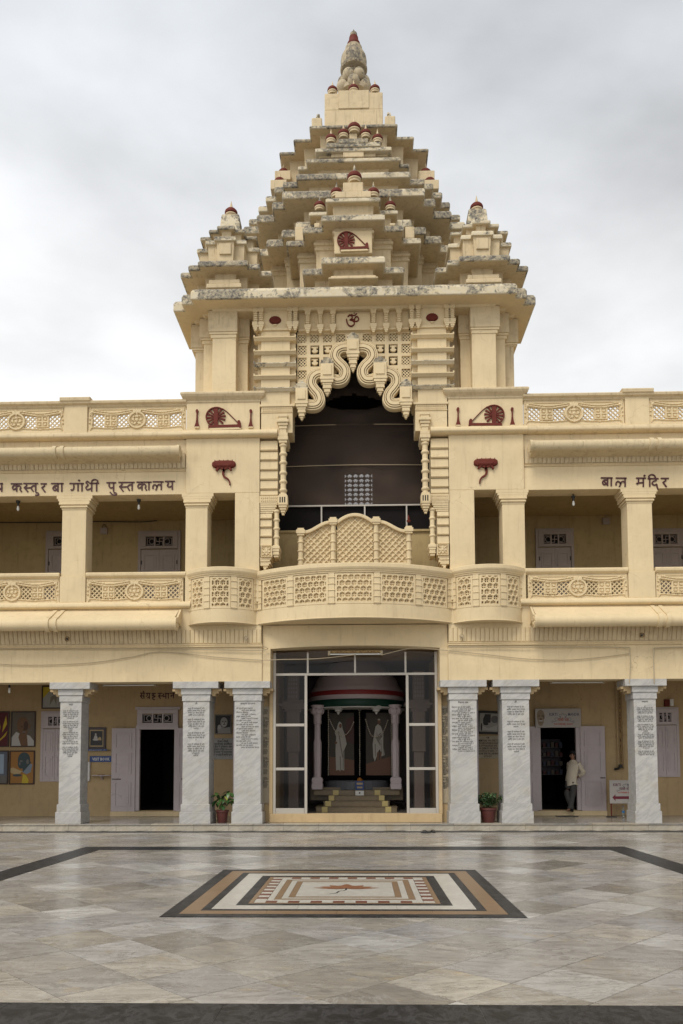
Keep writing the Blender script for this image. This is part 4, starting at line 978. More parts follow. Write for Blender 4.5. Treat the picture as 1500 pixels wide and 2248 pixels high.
# pierced backrest seen over the balcony rail
YBn = .35
def bz(y): return ZZ(y, YBn)
def bxx(x, y=1180): return A(x, y, YBn)[0]-.01
br = part('seat_screen', MB().box(bxx(655), -bxx(655), YBn-.02, YBn+.12, 5.67, bz(1236)), M_cream)
def scale_panel(top):
    def fn(U, V):
        c = .117; p = (U+V)/c/1.414*1.0; q_ = (U-V)/c/1.414; fp = np.abs(p % 1-.5); fq = np.abs(q_ % 1-.5)
        h = np.where((fp < .37) & (fq < .37), -.045+.05*np.clip(fp+fq, 0, 1)*.4, .0); return h, V < top(U)
    return fn
for xa, xb, ft in ((669, 725, 0), (742, 819, 1), (834, 891, 2)):
    a, b = bxx(xa), bxx(xb); c = (a+b)/2; W_ = b-a; z0 = bz(1236)
    if ft == 1: tp = lambda U, W_=W_, z0=z0: bz(1150)-z0+(bz(1134)-bz(1150))*(1-(U/(W_/2))**2)
    else:
        sg = 1 if ft == 0 else -1
        tp = lambda U, W_=W_, z0=z0, sg=sg: bz(1171)-z0+(bz(1150)-bz(1171))*(.5+.5*np.sin(np.clip(sg*U/(W_/2), -1, 1)*PI/2))
    obj('scaled_panel', field(W_+.02, bz(1130)-z0, .0125, scale_panel(tp), .06), M_cream, br, (c, YBn, z0), fix=False)
    us_ = np.linspace(-W_/2-.02, W_/2+.02, 17); path = [(c+u, z0+float(tp(np.array(u)))+.03) for u in us_]
    q = MB(); q.stroke(path, .09, YBn+.1, YBn-.08, smooth=False); obj('curved_rail', q, M_cream, br, bevel=.02)
for xp, yt in ((661.5, 1162), (732.5, 1139), (827, 1139), (898.5, 1160)):
    c = bxx(xp); z1_ = bz(yt+14)
    pf = [(.07, 5.67)]; zz = bz(1228)
    while zz < z1_-.1: pf += [(.07, zz-.03), (.09, zz-.012), (.09, zz+.015), (.07, zz+.03)]; zz += .235
    po = obj('ringed_post', MB().lathe(pf+[(.07, z1_)], c, YBn, 14), M_cream, br, smooth=True)
    rg = MB(); rg.box(c-.095, c+.095, YBn-.095, YBn+.095, z1_, z1_+.05).box(c-.115, c+.115, YBn-.115, YBn+.115, z1_+.05, z1_+.15).box(c-.085, c+.085, YBn-.085, YBn+.085, z1_+.15, z1_+.2)
    obj('post_head', rg, M_cream, br)
obj('tiny_finial', MB().lathe([(.05, bz(1160)+.16), (.055, bz(1160)+.2), (.02, bz(1160)+.22), (.035, bz(1160)+.26), (0, bz(1160)+.36)], bxx(898.5), YBn, 12), M_maroon, br, smooth=True)
# ------------------------------------------------------------------ emblems and lettering on the building
def wheel(s, ox, oz, u, y, mir=1, label=None, par=None):
    """spinning wheel emblem; u = metres per drawing unit"""
    q = lambda x, z: (ox+mir*(x-560)*u, oz-(z-345)*u); m = MB()
    ring = [(475+113*math.cos(t), 328-106*math.sin(t)) for t in np.linspace(math.radians(50), math.radians(238), 24)]
    m.stroke([q(*p) for p in ring], 12*u, y, y-.05, smooth=False)
    for k in range(14):
        t = 2*PI*k/14+.1
        if 4.3 < t < 5.1: continue
        m.stroke([q(475+22*math.cos(t), 328-22*math.sin(t)), q(475+104*math.cos(t), 328-102*math.sin(t))], (9*u, 21*u), y, y-.035, smooth=False)
    m.poly([q(475+30*math.cos(t), 328-30*math.sin(t)) for t in np.linspace(0, 2*PI, 16, endpoint=False)], y, y-.045)
    m.stroke([q(472, 238), q(472, 430)], 46*u, y, y-.06, smooth=False)
    m.stroke([q(390, 445), q(752, 440)], 30*u, y, y-.075, smooth=False)
    m.stroke([q(543, 232), q(600, 275), q(718, 398)], 8*u, y, y-.03, smooth=False)
    m.poly([q(*p) for p in ((715, 430), (712, 395), (720, 378), (738, 376), (748, 395), (752, 460), (742, 470))], y, y-.07)
    o = obj('spinning_wheel_emblem', m, M_maroon, par or bld, label=label)
    obj('emblem_ledge', MB().poly([q(*p) for p in ((398, 460), (752, 456), (748, 478), (405, 484))], y, y-.065), M_cream, o)
    return o
def spindle(x, z, y, h, par=None):
    p = [(-.06, 0), (.06, 0), (.052, .03), (.03, .10), (.014, .22), (.014, .34), (.03, .37), (.034, .405), (.018, .435), (-.018, .435), (-.034, .405), (-.03, .37), (-.014, .34), (-.014, .22), (-.03, .10), (-.052, .03)]
    k = h/.435; o = obj('spindle_emblem', MB().poly([(x+a*k, z+b*k) for a, b in p], y, y-.045), M_maroon, par or bld)
    obj('emblem_ledge', MB().box(x-.055*k, x+.055*k, y-.05, y, z-.03, z-.002), M_cream, o)
UE = 1/5/84.5
for s in (-1, 1):
    X0, Z0 = A(380+560/5, 850+345/5, -.05) if s < 0 else A(1067, 915, -.05)
    wheel(s, X0, Z0, UE*1.0, -.05, 1 if s < 0 else -1, label='maroon spinning wheel emblem on the %s pier' % ('left' if s < 0 else 'right'))
    for xx in ((433, 551) if s < 0 else (1006, 1125)):
        a, z0 = A(xx, 938 if s < 0 else 934, -.05); spindle(a, z0, -.05, .47)
    # lotus bud
    X0, Z0 = A(492, 1023, -.05) if s < 0 else A(1066.5, 1019, -.05); k = UE; sg = 1 if s < 0 else -1
    q = lambda x, z: (X0+sg*(x-560)*k, Z0-(z-865)*k)
    m = MB(); pts = []
    for t in np.linspace(0, 2*PI, 60, endpoint=False):
        ct, st_ = math.cos(t), math.sin(t); x = 560+132*math.copysign(abs(ct)**.6, ct); z = 852-(44+(3*abs(math.cos(9*t)) if st_ > 0 else 0))*math.copysign(abs(st_)**.7, st_); pts.append(q(x, z))
    m.loft([[(x, -.05, z) for x, z in pts], [(x, -.09, z) for x, z in pts], [(X0+(x-X0)*.93, -.125, Z0+.03+(z-Z0-.03)*.85) for x, z in pts], [(X0+(x-X0)*.6, -.15, Z0+.03+(z-Z0-.03)*.5) for x, z in pts]])
    for k_ in range(5): m.stroke([q(465+48*k_, 808), q(460+50*k_, 850), q(470+46*k_, 890)], .012, -.10, -.145)
    m.stroke([q(478, 925), q(505, 890), q(555, 905), q(560, 935)], .05, -.05, -.12); m.stroke([q(560, 935), q(568, 905), q(615, 890), q(642, 920)], .05, -.05, -.12)
    m.stroke([q(556, 925), q(553, 965), q(570, 995), q(605, 1018), q(626, 1050), q(628, 1086)], (.06, .028), -.05, -.10)
    obj('lotus_emblem', m, M_maroon, bld, label='maroon lotus with curling stem on the %s pier' % ('left' if s < 0 else 'right'))
X0, Z0 = A(776, 531, .33); wheel(1, X0, Z0, .80/370, .33, 1, label='maroon spinning wheel emblem high on the front pavilion')
# lettering: strokes copied from the survey sheet of each sign
def sign(name, glyphs, mp_, wd, y, dep, m, par, label=None):
    o0 = None
    for k, strokes in enumerate(glyphs):
        g_ = MB()
        for st_ in strokes:
            dotp = len(st_) == 1
            P = [mp_(*p) for p in st_]
            if dotp:
                c = P[0]; g_.poly([(c[0]+wd*.8*math.cos(t), c[1]+wd*.8*math.sin(t)) for t in np.linspace(0, 2*PI, 10, endpoint=False)], y, y-dep)
            else: g_.stroke(P, wd, y, y-dep-.0005*(len(st_) > 2))
        obj(name, g_, m, par)
S1 = lambda x, y: A(x/3.3333, 850+y/3.3333, 0.)
t1 = [
 [[(-30, 708), (22, 706)], [(14, 706), (14, 766)], [(-22, 708), (-8, 725), (-14, 742), (0, 748), (14, 738)]],
 [[(80, 708), (163, 708)], [(123, 708), (123, 766)], [(123, 724), (104, 721), (93, 735), (102, 750), (123, 737)], [(123, 728), (141, 722), (153, 735), (148, 750), (160, 767)]],
 [[(172, 706), (230, 706)], [(190, 706), (195, 722), (180, 736), (187, 744), (206, 768)], [(186, 740), (228, 736)]],
 [[(228, 706), (280, 706)], [(262, 706), (262, 766)], [(262, 724), (242, 724), (230, 740), (246, 764)], [(262, 772), (280, 776), (282, 790), (258, 792)]],
 [[(298, 708), (343, 708)], [(322, 708), (326, 724), (309, 736), (314, 744), (332, 769)]],
 [[(375, 706), (434, 706)], [(425, 706), (425, 766)], [(425, 722), (400, 724), (389, 742), (402, 757), (425, 742)], [(398, 728), (420, 755)]],
 [[(434, 706), (466, 706)], [(453, 706), (453, 766)]],
 [[(510, 706), (580, 706)], [(540, 706), (541, 740), (528, 756), (520, 748)], [(572, 706), (572, 762)]],
 [[(580, 706), (613, 706)], [(601, 706), (601, 764)], [(580, 684)]],
 [[(655, 704), (682, 704)], [(672, 704), (672, 764)], [(652, 698), (640, 690), (632, 702), (645, 716), (630, 736), (642, 752), (672, 738)]],
 [[(682, 704), (726, 704)], [(708, 704), (708, 764)], [(708, 704), (716, 688), (698, 677), (676, 684), (672, 704)]],
 [[(780, 700), (850, 700)], [(800, 700), (801, 728), (812, 738), (832, 734)], [(832, 700), (832, 764)], [(832, 772), (850, 776), (850, 790), (826, 788), (806, 768)]],
 [[(868, 698), (930, 698)], [(890, 698), (894, 715), (878, 728), (884, 738), (903, 764)], [(884, 732), (932, 730)]],
 [[(930, 698), (986, 698)], [(968, 698), (968, 758)], [(968, 716), (948, 717), (936, 732), (950, 758)]],
 [[(1000, 696), (1080, 696)], [(1040, 696), (1040, 756)], [(1040, 713), (1020, 711), (1010, 725), (1019, 740), (1040, 727)], [(1040, 716), (1058, 711), (1069, 724), (1064, 740), (1075, 756)]],
 [[(1080, 696), (1110, 696)], [(1091, 696), (1091, 755)]],
 [[(1118, 693), (1198, 693)], [(1181, 693), (1181, 753)], [(1181, 722), (1166, 713), (1154, 720), (1149, 734)], [(1121, 746), (1121, 724), (1132, 715), (1144, 720), (1149, 734), (1141, 756)]],
 [[(1208, 690), (1281, 690)], [(1262, 690), (1262, 752)], [(1222, 690), (1233, 704), (1226, 722), (1240, 732), (1262, 722)]]]
sign('letter', t1, S1, .036, .0, .02, M_letter, bld)
S2 = lambda x, y: A(1100+x/3.75, 850+y/3.75, 0.)
t2 = [
 [[(822, 748), (890, 748)], [(878, 748), (878, 814)], [(878, 766), (850, 766), (837, 786), (850, 804), (878, 787)], [(848, 772), (872, 802)]],
 [[(890, 748), (920, 748)], [(908, 748), (908, 816)]],
 [[(945, 750), (1034, 750)], [(1022, 750), (1022, 821)], [(1022, 786), (1004, 777), (990, 785), (984, 800)], [(948, 810), (949, 788), (962, 777), (977, 784), (984, 800), (974, 821)]],
 [[(1112, 750), (1194, 750)], [(1132, 750), (1132, 786), (1122, 798), (1118, 788)], [(1130, 790), (1172, 786)], [(1172, 750), (1172, 822)], [(1182, 730)]],
 [[(1208, 754), (1250, 754)], [(1225, 754), (1225, 821)], [(1225, 754), (1217, 734), (1240, 721), (1264, 730), (1274, 754)]],
 [[(1250, 754), (1298, 754)], [(1276, 754), (1276, 770), (1252, 778), (1246, 796), (1264, 808), (1280, 800), (1286, 822), (1292, 847)]],
 [[(1316, 752), (1382, 752)], [(1355, 752), (1354, 772), (1336, 784), (1342, 796), (1364, 823)]]]
sign('letter', t2, S2, .036, .0, .02, M_letter, bld)
S3 = lambda x, y: A(180+x/5.92, 1460+y/5.92, 3.4)
t3 = [
 [[(755, 366), (822, 366)], [(772, 366), (777, 388), (760, 401), (768, 412), (788, 440)], [(770, 404), (806, 402)], [(806, 366), (806, 438)], [(800, 348)]],
 [[(830, 368), (892, 368)], [(848, 368), (848, 398), (836, 412)], [(877, 368), (877, 440)], [(877, 408), (850, 432)]],
 [[(905, 370), (962, 370)], [(935, 370), (933, 386), (912, 392), (930, 402), (952, 402), (945, 416), (920, 420), (925, 442), (950, 452)]],
 [[(985, 368), (1045, 368)], [(1012, 368), (1013, 390), (995, 402), (1004, 412), (1022, 440)], [(1000, 404), (1050, 402)]],
 [[(1078, 370), (1104, 370)], [(1052, 372), (1064, 386), (1052, 398), (1064, 412), (1092, 402)], [(1092, 370), (1092, 438)]],
 [[(1104, 370), (1138, 370)], [(1123, 370), (1123, 438)]],
 [[(1145, 367), (1207, 367)], [(1190, 367), (1190, 434)], [(1190, 394), (1168, 392), (1158, 402), (1168, 412)]]]
sign('letter', t3, S3, .03, 3.398, .004, M_letter, bld)
# small lettering set with the text tool, turned into meshes
def text(name, s_, x, y, z, size, m, par, align='CENTER', lead=1., side=None, width=None, off=0.0):
    c = bpy.data.curves.new('t', 'FONT'); c.body = s_; c.size = size; c.align_x = align; c.space_line = lead; c.resolution_u = 1; c.offset = off; c.fill_mode = 'FRONT'
    t = bpy.data.objects.new('t', c); COL.objects.link(t); dg = bpy.context.evaluated_depsgraph_get(); me = bpy.data.meshes.new_from_object(t.evaluated_get(dg)); me.name = name
    bpy.data.objects.remove(t); bpy.data.curves.remove(c)
    me.materials.clear(); me.materials.append(m); o = bpy.data.objects.new(name, me); COL.objects.link(o); o.parent = par; o.location = (x, y, z); o.rotation_euler = (PI/2, 0, side or 0)
    if width and me.vertices:
        xs = [v.co.x for v in me.vertices]; w_ = max(xs)-min(xs); o.scale.x = width/w_
    return o
T_P3 = 'आश्रम प्रार्थना'
P3 = ['ॐ रघुपति राघव राजाराम', '          पतित पावन सीताराम', 'सीताराम सीताराम', '          भज प्यारे तू सीताराम', 'ईश्वर अल्ला तेरे नाम', '          सबको सन्मति दे भगवान', 'राम रहीम करीम समान', '          हम सब हैं उनकी सन्तान', 'सब मिला मांगे यह वरदान', '          हमारा रहे मानव का ज्ञान']
P4 = ['वैष्णव जन तो तेने कहीये', '          जे पीड पराई जाणे रे', 'पर दुःखे उपकार करे तोये', '          मन अभिमान न आणे रे', 'सकल लोकमां सहुने वंदे', '          निंदा न करे केनी रे', 'वाच काछ मन निश्चल राखे', '          धन धन जननी तेनी रे', 'समदृष्टि ने तृष्णा त्यागी', '          परस्त्री जेने मात रे', 'जिह्वा थकी असत्य न बोले', '          परधन नव झाले हाथ रे']
B1 = ['सत्य ही परमेश्वर है और', 'अहिंसा उसका मार्ग है सदा', 'मनुष्य का जीवन सेवा से', 'पवित्र होता है और प्रेम', 'से बढता है']
pts = {(-1, 2.78): (T_P3, P3*2, .052, 'LEFT', 24), (1, 2.78): ('वैष्णव जन', P4*2, .052, 'LEFT', 26), (-1, 4.12): ('ॐ', (B1[:4]+['·']+B1[:4]+['गांधीजी', '']+B1[:3]+['है', '']+B1+['गांधीजी'])[:22], .060, 'CENTER', 22), (1, 4.12): ('ॐ', (B1[:4]+['·', '']+B1[:2]+['गांधीजी', '·']+B1[:4]+['']+B1[:3]+['गांधीजी'])[:20], .060, 'CENTER', 20),
       (-1, 7.405): ('सत्य', (['ॐ']+B1+['']+B1[:4]+['गांधीजी', 'अहिंसा']+B1+B1[:2]+['']+B1+['गांधीजी'])[:27], .050, 'CENTER', 27), (1, 7.405): ('अस्वाद', (['ॐ']+B1[:4]+['']+B1[:4]+['']+B1[:4]+['गांधीजी', 'अस्पृश्यता']+B1[:3]+['']+B1+['']+B1[:4]+['गांधीजी'])[:30], .048, 'CENTER', 30)}
for x, hw_, sh in pillars:
    key = (-1 if x < 0 else 1, round(abs(x), 3))
    if key not in pts: continue
    head, lines, sz, al, n = pts[key]
    text('inscription', head, x, .0885, 3.24, sz*1.25, M_ink, sh, width=None, off=.001)
    pitch = 1.42/n
    text('inscription', '\n'.join(lines[:n]), x-(hw_-.05 if al == 'LEFT' else 0), .0885, 3.12, sz, M_ink, sh, al, lead=pitch/sz*.90, width=2*hw_-(.1 if al == 'LEFT' else .13 if hw_ < .3 else .22), off=.0004)

# ------------------------------------------------------------------ doors
def transom(x0, x1, z0, z1, y, m, par, mo):
    """grille light with three panes: square-and-ring, hooked cross, ring"""
    fr = obj('transom_frame', MB().box(x0, x1, y-.06, y, z0, z0+.09).box(x0, x1, y-.06, y, z1-.12, z1).box(x0, x0+.16, y-.06, y, z0+.09, z1-.12).box(x1-.16, x1, y-.06, y, z0+.09, z1-.12), m, par, bevel=.006)
    a, b, c, d = x0+.16, x1-.16, z0+.09, z1-.12
    obj('pane', MB().box(a, b, y+.01, y+.02, c, d), M_void, par)
    g = MB(); w3 = (b-a)/3; t = .014
    for k in (1, 2): g.box(a+w3*k-.02, a+w3*k+.02, y-.045, y, c, d)
    for k, kind in enumerate((0, 1, 0)):
        cx, cz = a+w3*(k+.5), (c+d)/2; h = (d-c)/2; dx = (w3*.14 if k == 0 else -w3*.14 if k == 2 else 0)
        if kind == 0:
            g.stroke([(cx+dx+h*.55*math.cos(u), cz+h*.55*math.sin(u)) for u in np.linspace(0, 2*PI, 14)], t, y, y-.02, smooth=False)
            for q in (-1, 1): g.box(cx-w3*.42, cx+w3*.42, y-.02, y, cz+q*h*.72-t/2, cz+q*h*.72+t/2)
            g.box(cx-dx*2.6-t/2, cx-dx*2.6+t/2, y-.02, y, cz-h*.72, cz+h*.72)
        else:
            L_ = h*.72; g.box(cx-L_, cx+L_, y-.02, y, cz-t/2, cz+t/2); g.box(cx-t/2, cx+t/2, y-.021, y, cz-L_, cz+L_)
            g.box(cx, cx+L_, y-.0205, y, cz+L_-t, cz+L_); g.box(cx+L_-t, cx+L_, y-.0215, y, cz-L_, cz); g.box(cx-L_, cx, y-.0205, y, cz-L_, cz-L_+t); g.box(cx-L_, cx-L_+t, y-.0215, y, cz, cz+L_)
    obj('grille', g, m, par)
def leaf(x0, x1, z0, z1, y, m, par, rows, name='door_leaf'):
    """panelled door leaf; rows = fractions of the panel heights"""
    lf = obj(name, MB().box(x0, x1, y-.045, y, z0, z1), m, par, bevel=.006)
    q = MB(); ix = .16*(x1-x0); H = z1-z0
    for f0, f1 in rows:
        a, b, c, d = x0+ix, x1-ix, z0+H*f0, z0+H*f1
        q.box(a, b, y-.065, y-.045, c, c+.03).box(a, b, y-.065, y-.045, d-.03, d).box(a, a+.03, y-.065, y-.045, c+.03, d-.03).box(b-.03, b, y-.065, y-.045, c+.03, d-.03).box(a+.07, b-.07, y-.056, y-.045, c+.07, d-.07)
    obj('panel_moulding', q, m, lf)
    return lf
R3 = ((.06, .35), (.45, .70), (.76, .94))
# upper gallery doors
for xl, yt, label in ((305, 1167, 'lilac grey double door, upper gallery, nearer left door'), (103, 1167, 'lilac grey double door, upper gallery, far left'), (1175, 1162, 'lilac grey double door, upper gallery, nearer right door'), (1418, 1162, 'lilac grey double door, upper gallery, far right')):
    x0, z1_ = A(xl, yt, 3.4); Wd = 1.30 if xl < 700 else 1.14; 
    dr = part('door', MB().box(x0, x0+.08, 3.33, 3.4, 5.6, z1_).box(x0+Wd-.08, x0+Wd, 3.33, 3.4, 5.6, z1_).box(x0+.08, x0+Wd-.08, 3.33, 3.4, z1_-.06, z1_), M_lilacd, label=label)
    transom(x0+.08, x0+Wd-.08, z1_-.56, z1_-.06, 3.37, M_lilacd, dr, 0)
    for k in (0, 1):
        a = x0+.085+(Wd-.17)/2*k; lf = leaf(a, a+(Wd-.175)/2, 5.6, z1_-.58, 3.40, M_lilacd, dr, R3)
        hx = a+.02 if k == 0 else a+(Wd-.175)/2-.02
        obj('hinge', MB().box(hx-.015, hx+.015, 3.34, 3.355, 7.8, 7.92), M_cable, lf)
# ground doors
for s in (-1, 1):
    x0, x1 = sw(s*5.36, s*6.60); z0, z1_ = .33, 2.76
    dr = part('door', MB().box(x0-.02, x0+.10, 3.32, 3.44, z0, z1_).box(x1-.10, x1+.02, 3.32, 3.44, z0, z1_).box(x0-.02, x1+.02, 3.30, 3.44, z1_, z1_+.12), M_lilac, label='open lilac door, %s ground floor' % ('left' if s < 0 else 'right'))
    if s < 0:
        transom(x0, x1, z1_+.11, z1_+.60, 3.40, M_lilac, dr, 0)
        obj('head_casing', MB().box(x0-.06, x1+.06, 3.36, 3.40, z1_+.60, z1_+.68), M_lilac, dr)
    for sgn in (-1, 1):
        w = .72; a = x0-.02-w if sgn < 0 else x1+.02
        if s < 0 and sgn > 0: w = .30; a = x1+.0
        lf = leaf(a, a+w, z0-.02, z1_+.04, 3.33, M_lilac, dr, R3)
        b0_, b1_ = (a+.03, a+.30) if sgn < 0 else (a+w-.17, a+w-.02)
        obj('bolt', MB().box(b0_, b1_, 3.265, 3.275, z0+.93, z0+.955), M_cable, lf)
    obj('door_sill', MB().box(x0-.75, x1+.75 if s > 0 else x1+.3, 3.26, 3.42, .17, .31), M_cream, dr)
# shuttered windows at both ends
for xl, xr, yt, yb, lab in ((92, 152, 1562, 1712, 'closed lilac shutters of the left wing window'), (1428, 1493, 1553, 1702, 'closed lilac shutters of the right wing window')):
    x0, zt = A(xl, yt, 3.4); x1, zb2 = A(xr, yb, 3.4)
    wd_ = part('window', MB().box(x0, x1, 3.35, 3.4, zb2-.05, zb2).box(x0, x0+.07, 3.35, 3.4, zb2, zt).box(x1-.07, x1, 3.35, 3.4, zb2, zt).box(x0+.07, x1-.07, 3.35, 3.4, zt-.05, zt), M_lilac, label=lab)
    transom(x0+.07, x1-.07, zt-.52, zt-.05, 3.37, M_lilac, wd_, 0); h = (x1-x0-.14)/2
    for k in (0, 1): leaf(x0+.07+h*k+.003, x0+.07+h*(k+1)-.003, zb2, zt-.54, 3.40, M_lilac, wd_, ((.06, .47), (.55, .93)), 'shutter')
# ---- glazed entrance screen
ZS0, ZS1, ZSt = .40, 4.06, 4.64; GY = .50
sc_ = part('glazed_screen', MB().box(-2.12, 2.15, GY, GY+.06, ZS1-.03, ZS1+.03), M_alu, label='aluminium glazed screen across the entrance')
def bar(x0, x1, z0, z1, nm='frame_bar', dy=0): return obj(nm, MB().box(x0, x1, GY-.012-dy, GY+.05, z0, z1), M_alu, sc_, bevel=.004)
for x in (-2.13, 2.13): bar(x-.035, x+.035, ZS0, ZSt, dy=.002)
for x in (-1.30, 1.37): bar(x-.035, x+.035, ZS0, ZS1-.032, dy=.004)
for x in (-1.25, .0, 1.33): bar(x-.025, x+.025, ZS1+.032, ZSt)
for a, b in ((-2.09, -1.34), (1.41, 2.09)):
    for z in (2.72, 1.565): bar(a, b, z-.035, z+.035)
    bar(a, b, ZS0, ZS0+.14)
def glassm(n, b):
    o = [x for x in n.nodes if x.type == 'OUTPUT_MATERIAL'][0]; n.nodes.remove(b)
    t = nd(n, 'ShaderNodeBsdfTransparent'); t.inputs[0].default_value = (.72, .70, .68, 1); gl = nd(n, 'ShaderNodeBsdfGlossy'); gl.inputs['Roughness'].default_value = .03; gl.inputs[0].default_value = (.8, .8, .8, 1)
    fr = nd(n, 'ShaderNodeFresnel'); fr.inputs[0].default_value = 1.28; mx_ = nd(n, 'ShaderNodeMixShader'); n.links.new(fr.outputs[0], mx_.inputs[0]); n.links.new(t.outputs[0], mx_.inputs[1]); n.links.new(gl.outputs[0], mx_.inputs[2]); n.links.new(mx_.outputs[0], o.inputs[0])
M_glass = mat('tinted_glass', (.1, .1, .1), .05, glassm)
for a, b in ((-2.09, -1.34), (1.41, 2.09)):
    for z0, z1_ in ((ZS0+.14, 1.53), (1.60, 2.685), (2.755, ZS1-.03)): obj('pane', MB().box(a, b, GY+.015, GY+.021, z0, z1_), M_glass, sc_)
for a, b in ((-2.09, -1.275), (-1.225, -.025), (.025, 1.305), (1.355, 2.09)): obj('pane', MB().box(a, b, GY+.015, GY+.021, ZS1+.03, ZSt+.05), M_glass, sc_)
PB('entrance_sill', -2.25, 2.25, .44, .75, .171, .40, M_wall, .01)
for s in (-1, 1): PB('entrance_reveal', *sw(s*2.17, s*2.26), .46, .62, .402, 4.68, M_wall, .004)
# engraved slabs on the flanks of the entrance
for s in (-1, 1):
    o = part('engraved_slab', MB().box(*sw(s*2.275, s*2.57), .595, .62, .66, 3.22), M_plaqc, bevel=.004, label='tall slab of small black text %s of the entrance' % ('left' if s < 0 else 'right'))
    text('inscription', '\n'.join((B1+['']+P3[:4]+B1)*4), s*2.42-.13, .592, 3.12, .043, M_ink, o, 'LEFT', lead=.82, width=.26, off=.001)
# ---- shrine hall seen through the screen
M_shr = mat('lilac_shrine_paint', (.66, .57, .59), .5); M_shrw = mat('grey_lilac_hall_paint', (.34, .30, .31), .8); M_red = mat('red_band_paint', (.30, .03, .03), .5); M_grn = mat('green_band_paint', (.01, .06, .04), .5)
M_sst = mat('brown_granite_step', (.12, .085, .05), .35, marble((.27, .20, .11), (.09, .065, .035), 6, .5)); M_yel = mat('yellow_tile', (.62, .50, .20), .4)
part('shrine_hall', MB().box(-3.2, 3.2, 8.5, 8.7, .1, 5.2).box(-3.25, -3.2, .7, 8.5, .1, 5.2).box(3.2, 3.25, .7, 8.5, .1, 5.2).box(-3.2, 3.2, .72, 8.5, 4.9, 5.2), M_shrw)
PB('hall_floor', -3.2, 3.2, .75, 8.5, .12, .30, M_platf, 0)
SY = 5.1
def sz(y, Y=SY-1.5): return ZZ(y, Y)
cn_ = part('round_canopy', MB().lathe([(1.50, sz(1535)), (1.53, sz(1530)), (1.51, sz(1524)), (1.48, sz(1508)), (1.42, sz(1503)), (1.36, sz(1497)), (1.30, sz(1485)), (1.2, sz(1475)), (1.0, sz(1460)), (.8, 5.0)], .0, SY, 48), M_shr, smooth=True, label='round lilac canopy over the shrine')
obj('green_band', MB().lathe([(1.50, sz(1551)), (1.55, sz(1548)), (1.58, sz(1541)), (1.55, sz(1534)), (1.45, sz(1533))], .0, SY, 48), M_grn, cn_, smooth=True)
obj('white_bead', MB().lathe([(1.3, sz(1553)), (1.57, sz(1553)), (1.57, sz(1550.5)), (1.4, sz(1550))], .0, SY, 48), M_wht, cn_)
obj('red_band', MB().lathe([(1.45, sz(1525)), (1.54, sz(1523)), (1.56, sz(1519)), (1.54, sz(1514)), (1.45, sz(1513))], .0, SY, 48), M_red, cn_, smooth=True)
obj('canopy_drum', MB().lathe([(1.03, .92), (1.03, 1.16), (.98, 1.2), (.9, 1.2)], 0, SY, 40), mat('blue_grey_plinth', (.16, .17, .19), .5), cn_)
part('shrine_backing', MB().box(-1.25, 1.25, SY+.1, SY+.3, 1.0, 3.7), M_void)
for s in (-1, 1):
    cx_ = s*1.19; cy_ = SY-1.25; q = lambda y: ZZ(y, cy_)
    co = part('shrine_column', MB().lathe([(.11, q(1718)), (.125, q(1630)), (.095, q(1622)), (.095, q(1590)), (.125, q(1588)), (.12, q(1578)), (.13, q(1560))], cx_, cy_, 8), M_shr)
    obj('lotus_base', MB().lathe([(.16, q(1733)), (.17, q(1722)), (.15, q(1720)), (.17, q(1712)), (.15, q(1708)), (.12, q(1706))], cx_, cy_, 4, sq=True), M_shr, co, bevel=.01)
    cpm = MB().lathe([(.12, q(1570)), (.17, q(1566)), (.19, q(1560)), (.15, q(1556)), (.20, q(1550)), (.2, q(1548))], cx_, cy_, 12)
    for t in range(8): cpm.lathe([(.0, q(1567)-.02), (.04, q(1565)), (.045, q(1558)), (.0, q(1553))], cx_+.16*math.cos(t*PI/4), cy_+.16*math.sin(t*PI/4), 6)
    obj('capital', cpm, M_shr, co)
    pc_ = s*.49-.01
    obj('hanging_pendant', MB().lathe([(.20, 3.50), (.19, 3.44), (.14, 3.43), (.16, 3.38), (.10, 3.36), (.115, 3.32), (.05, 3.29), (.02, 3.22)], A(743 if s < 0 else 826.5, 1560, SY-1.2)[0], SY-1.2, 16), M_wht, cn_, smooth=False)
for k, (xa, xb, y) in enumerate(((694, 879, 1769), (711, 862, 1757), (735, 838, 1746), (690, 890, 1734))):
    Y = (3.0, 3.28, 3.54, 3.78)[k]; a = -abs(A(xa, 1780, Y)[0]); z0 = .30+.155*k
    if k == 3: a = -1.30
    stp = part('shrine_step', MB().box(a, -a, Y, SY, z0, z0+.15).box(a-.015, -a+.015, Y-.02, SY, z0+.135, z0+.152), M_sst, bevel=.004)
    xs_ = .93-.09*k if k < 3 else .63
    for s in (-1, 1): obj('yellow_tile', MB().box(*sw(s*(xs_-.085), s*(xs_+.085)), Y-.024, Y+.02, z0+.003, z0+.154), M_yel, stp)
M_ipier = mat('dusky_pier_paint', (.26, .21, .19), .7)
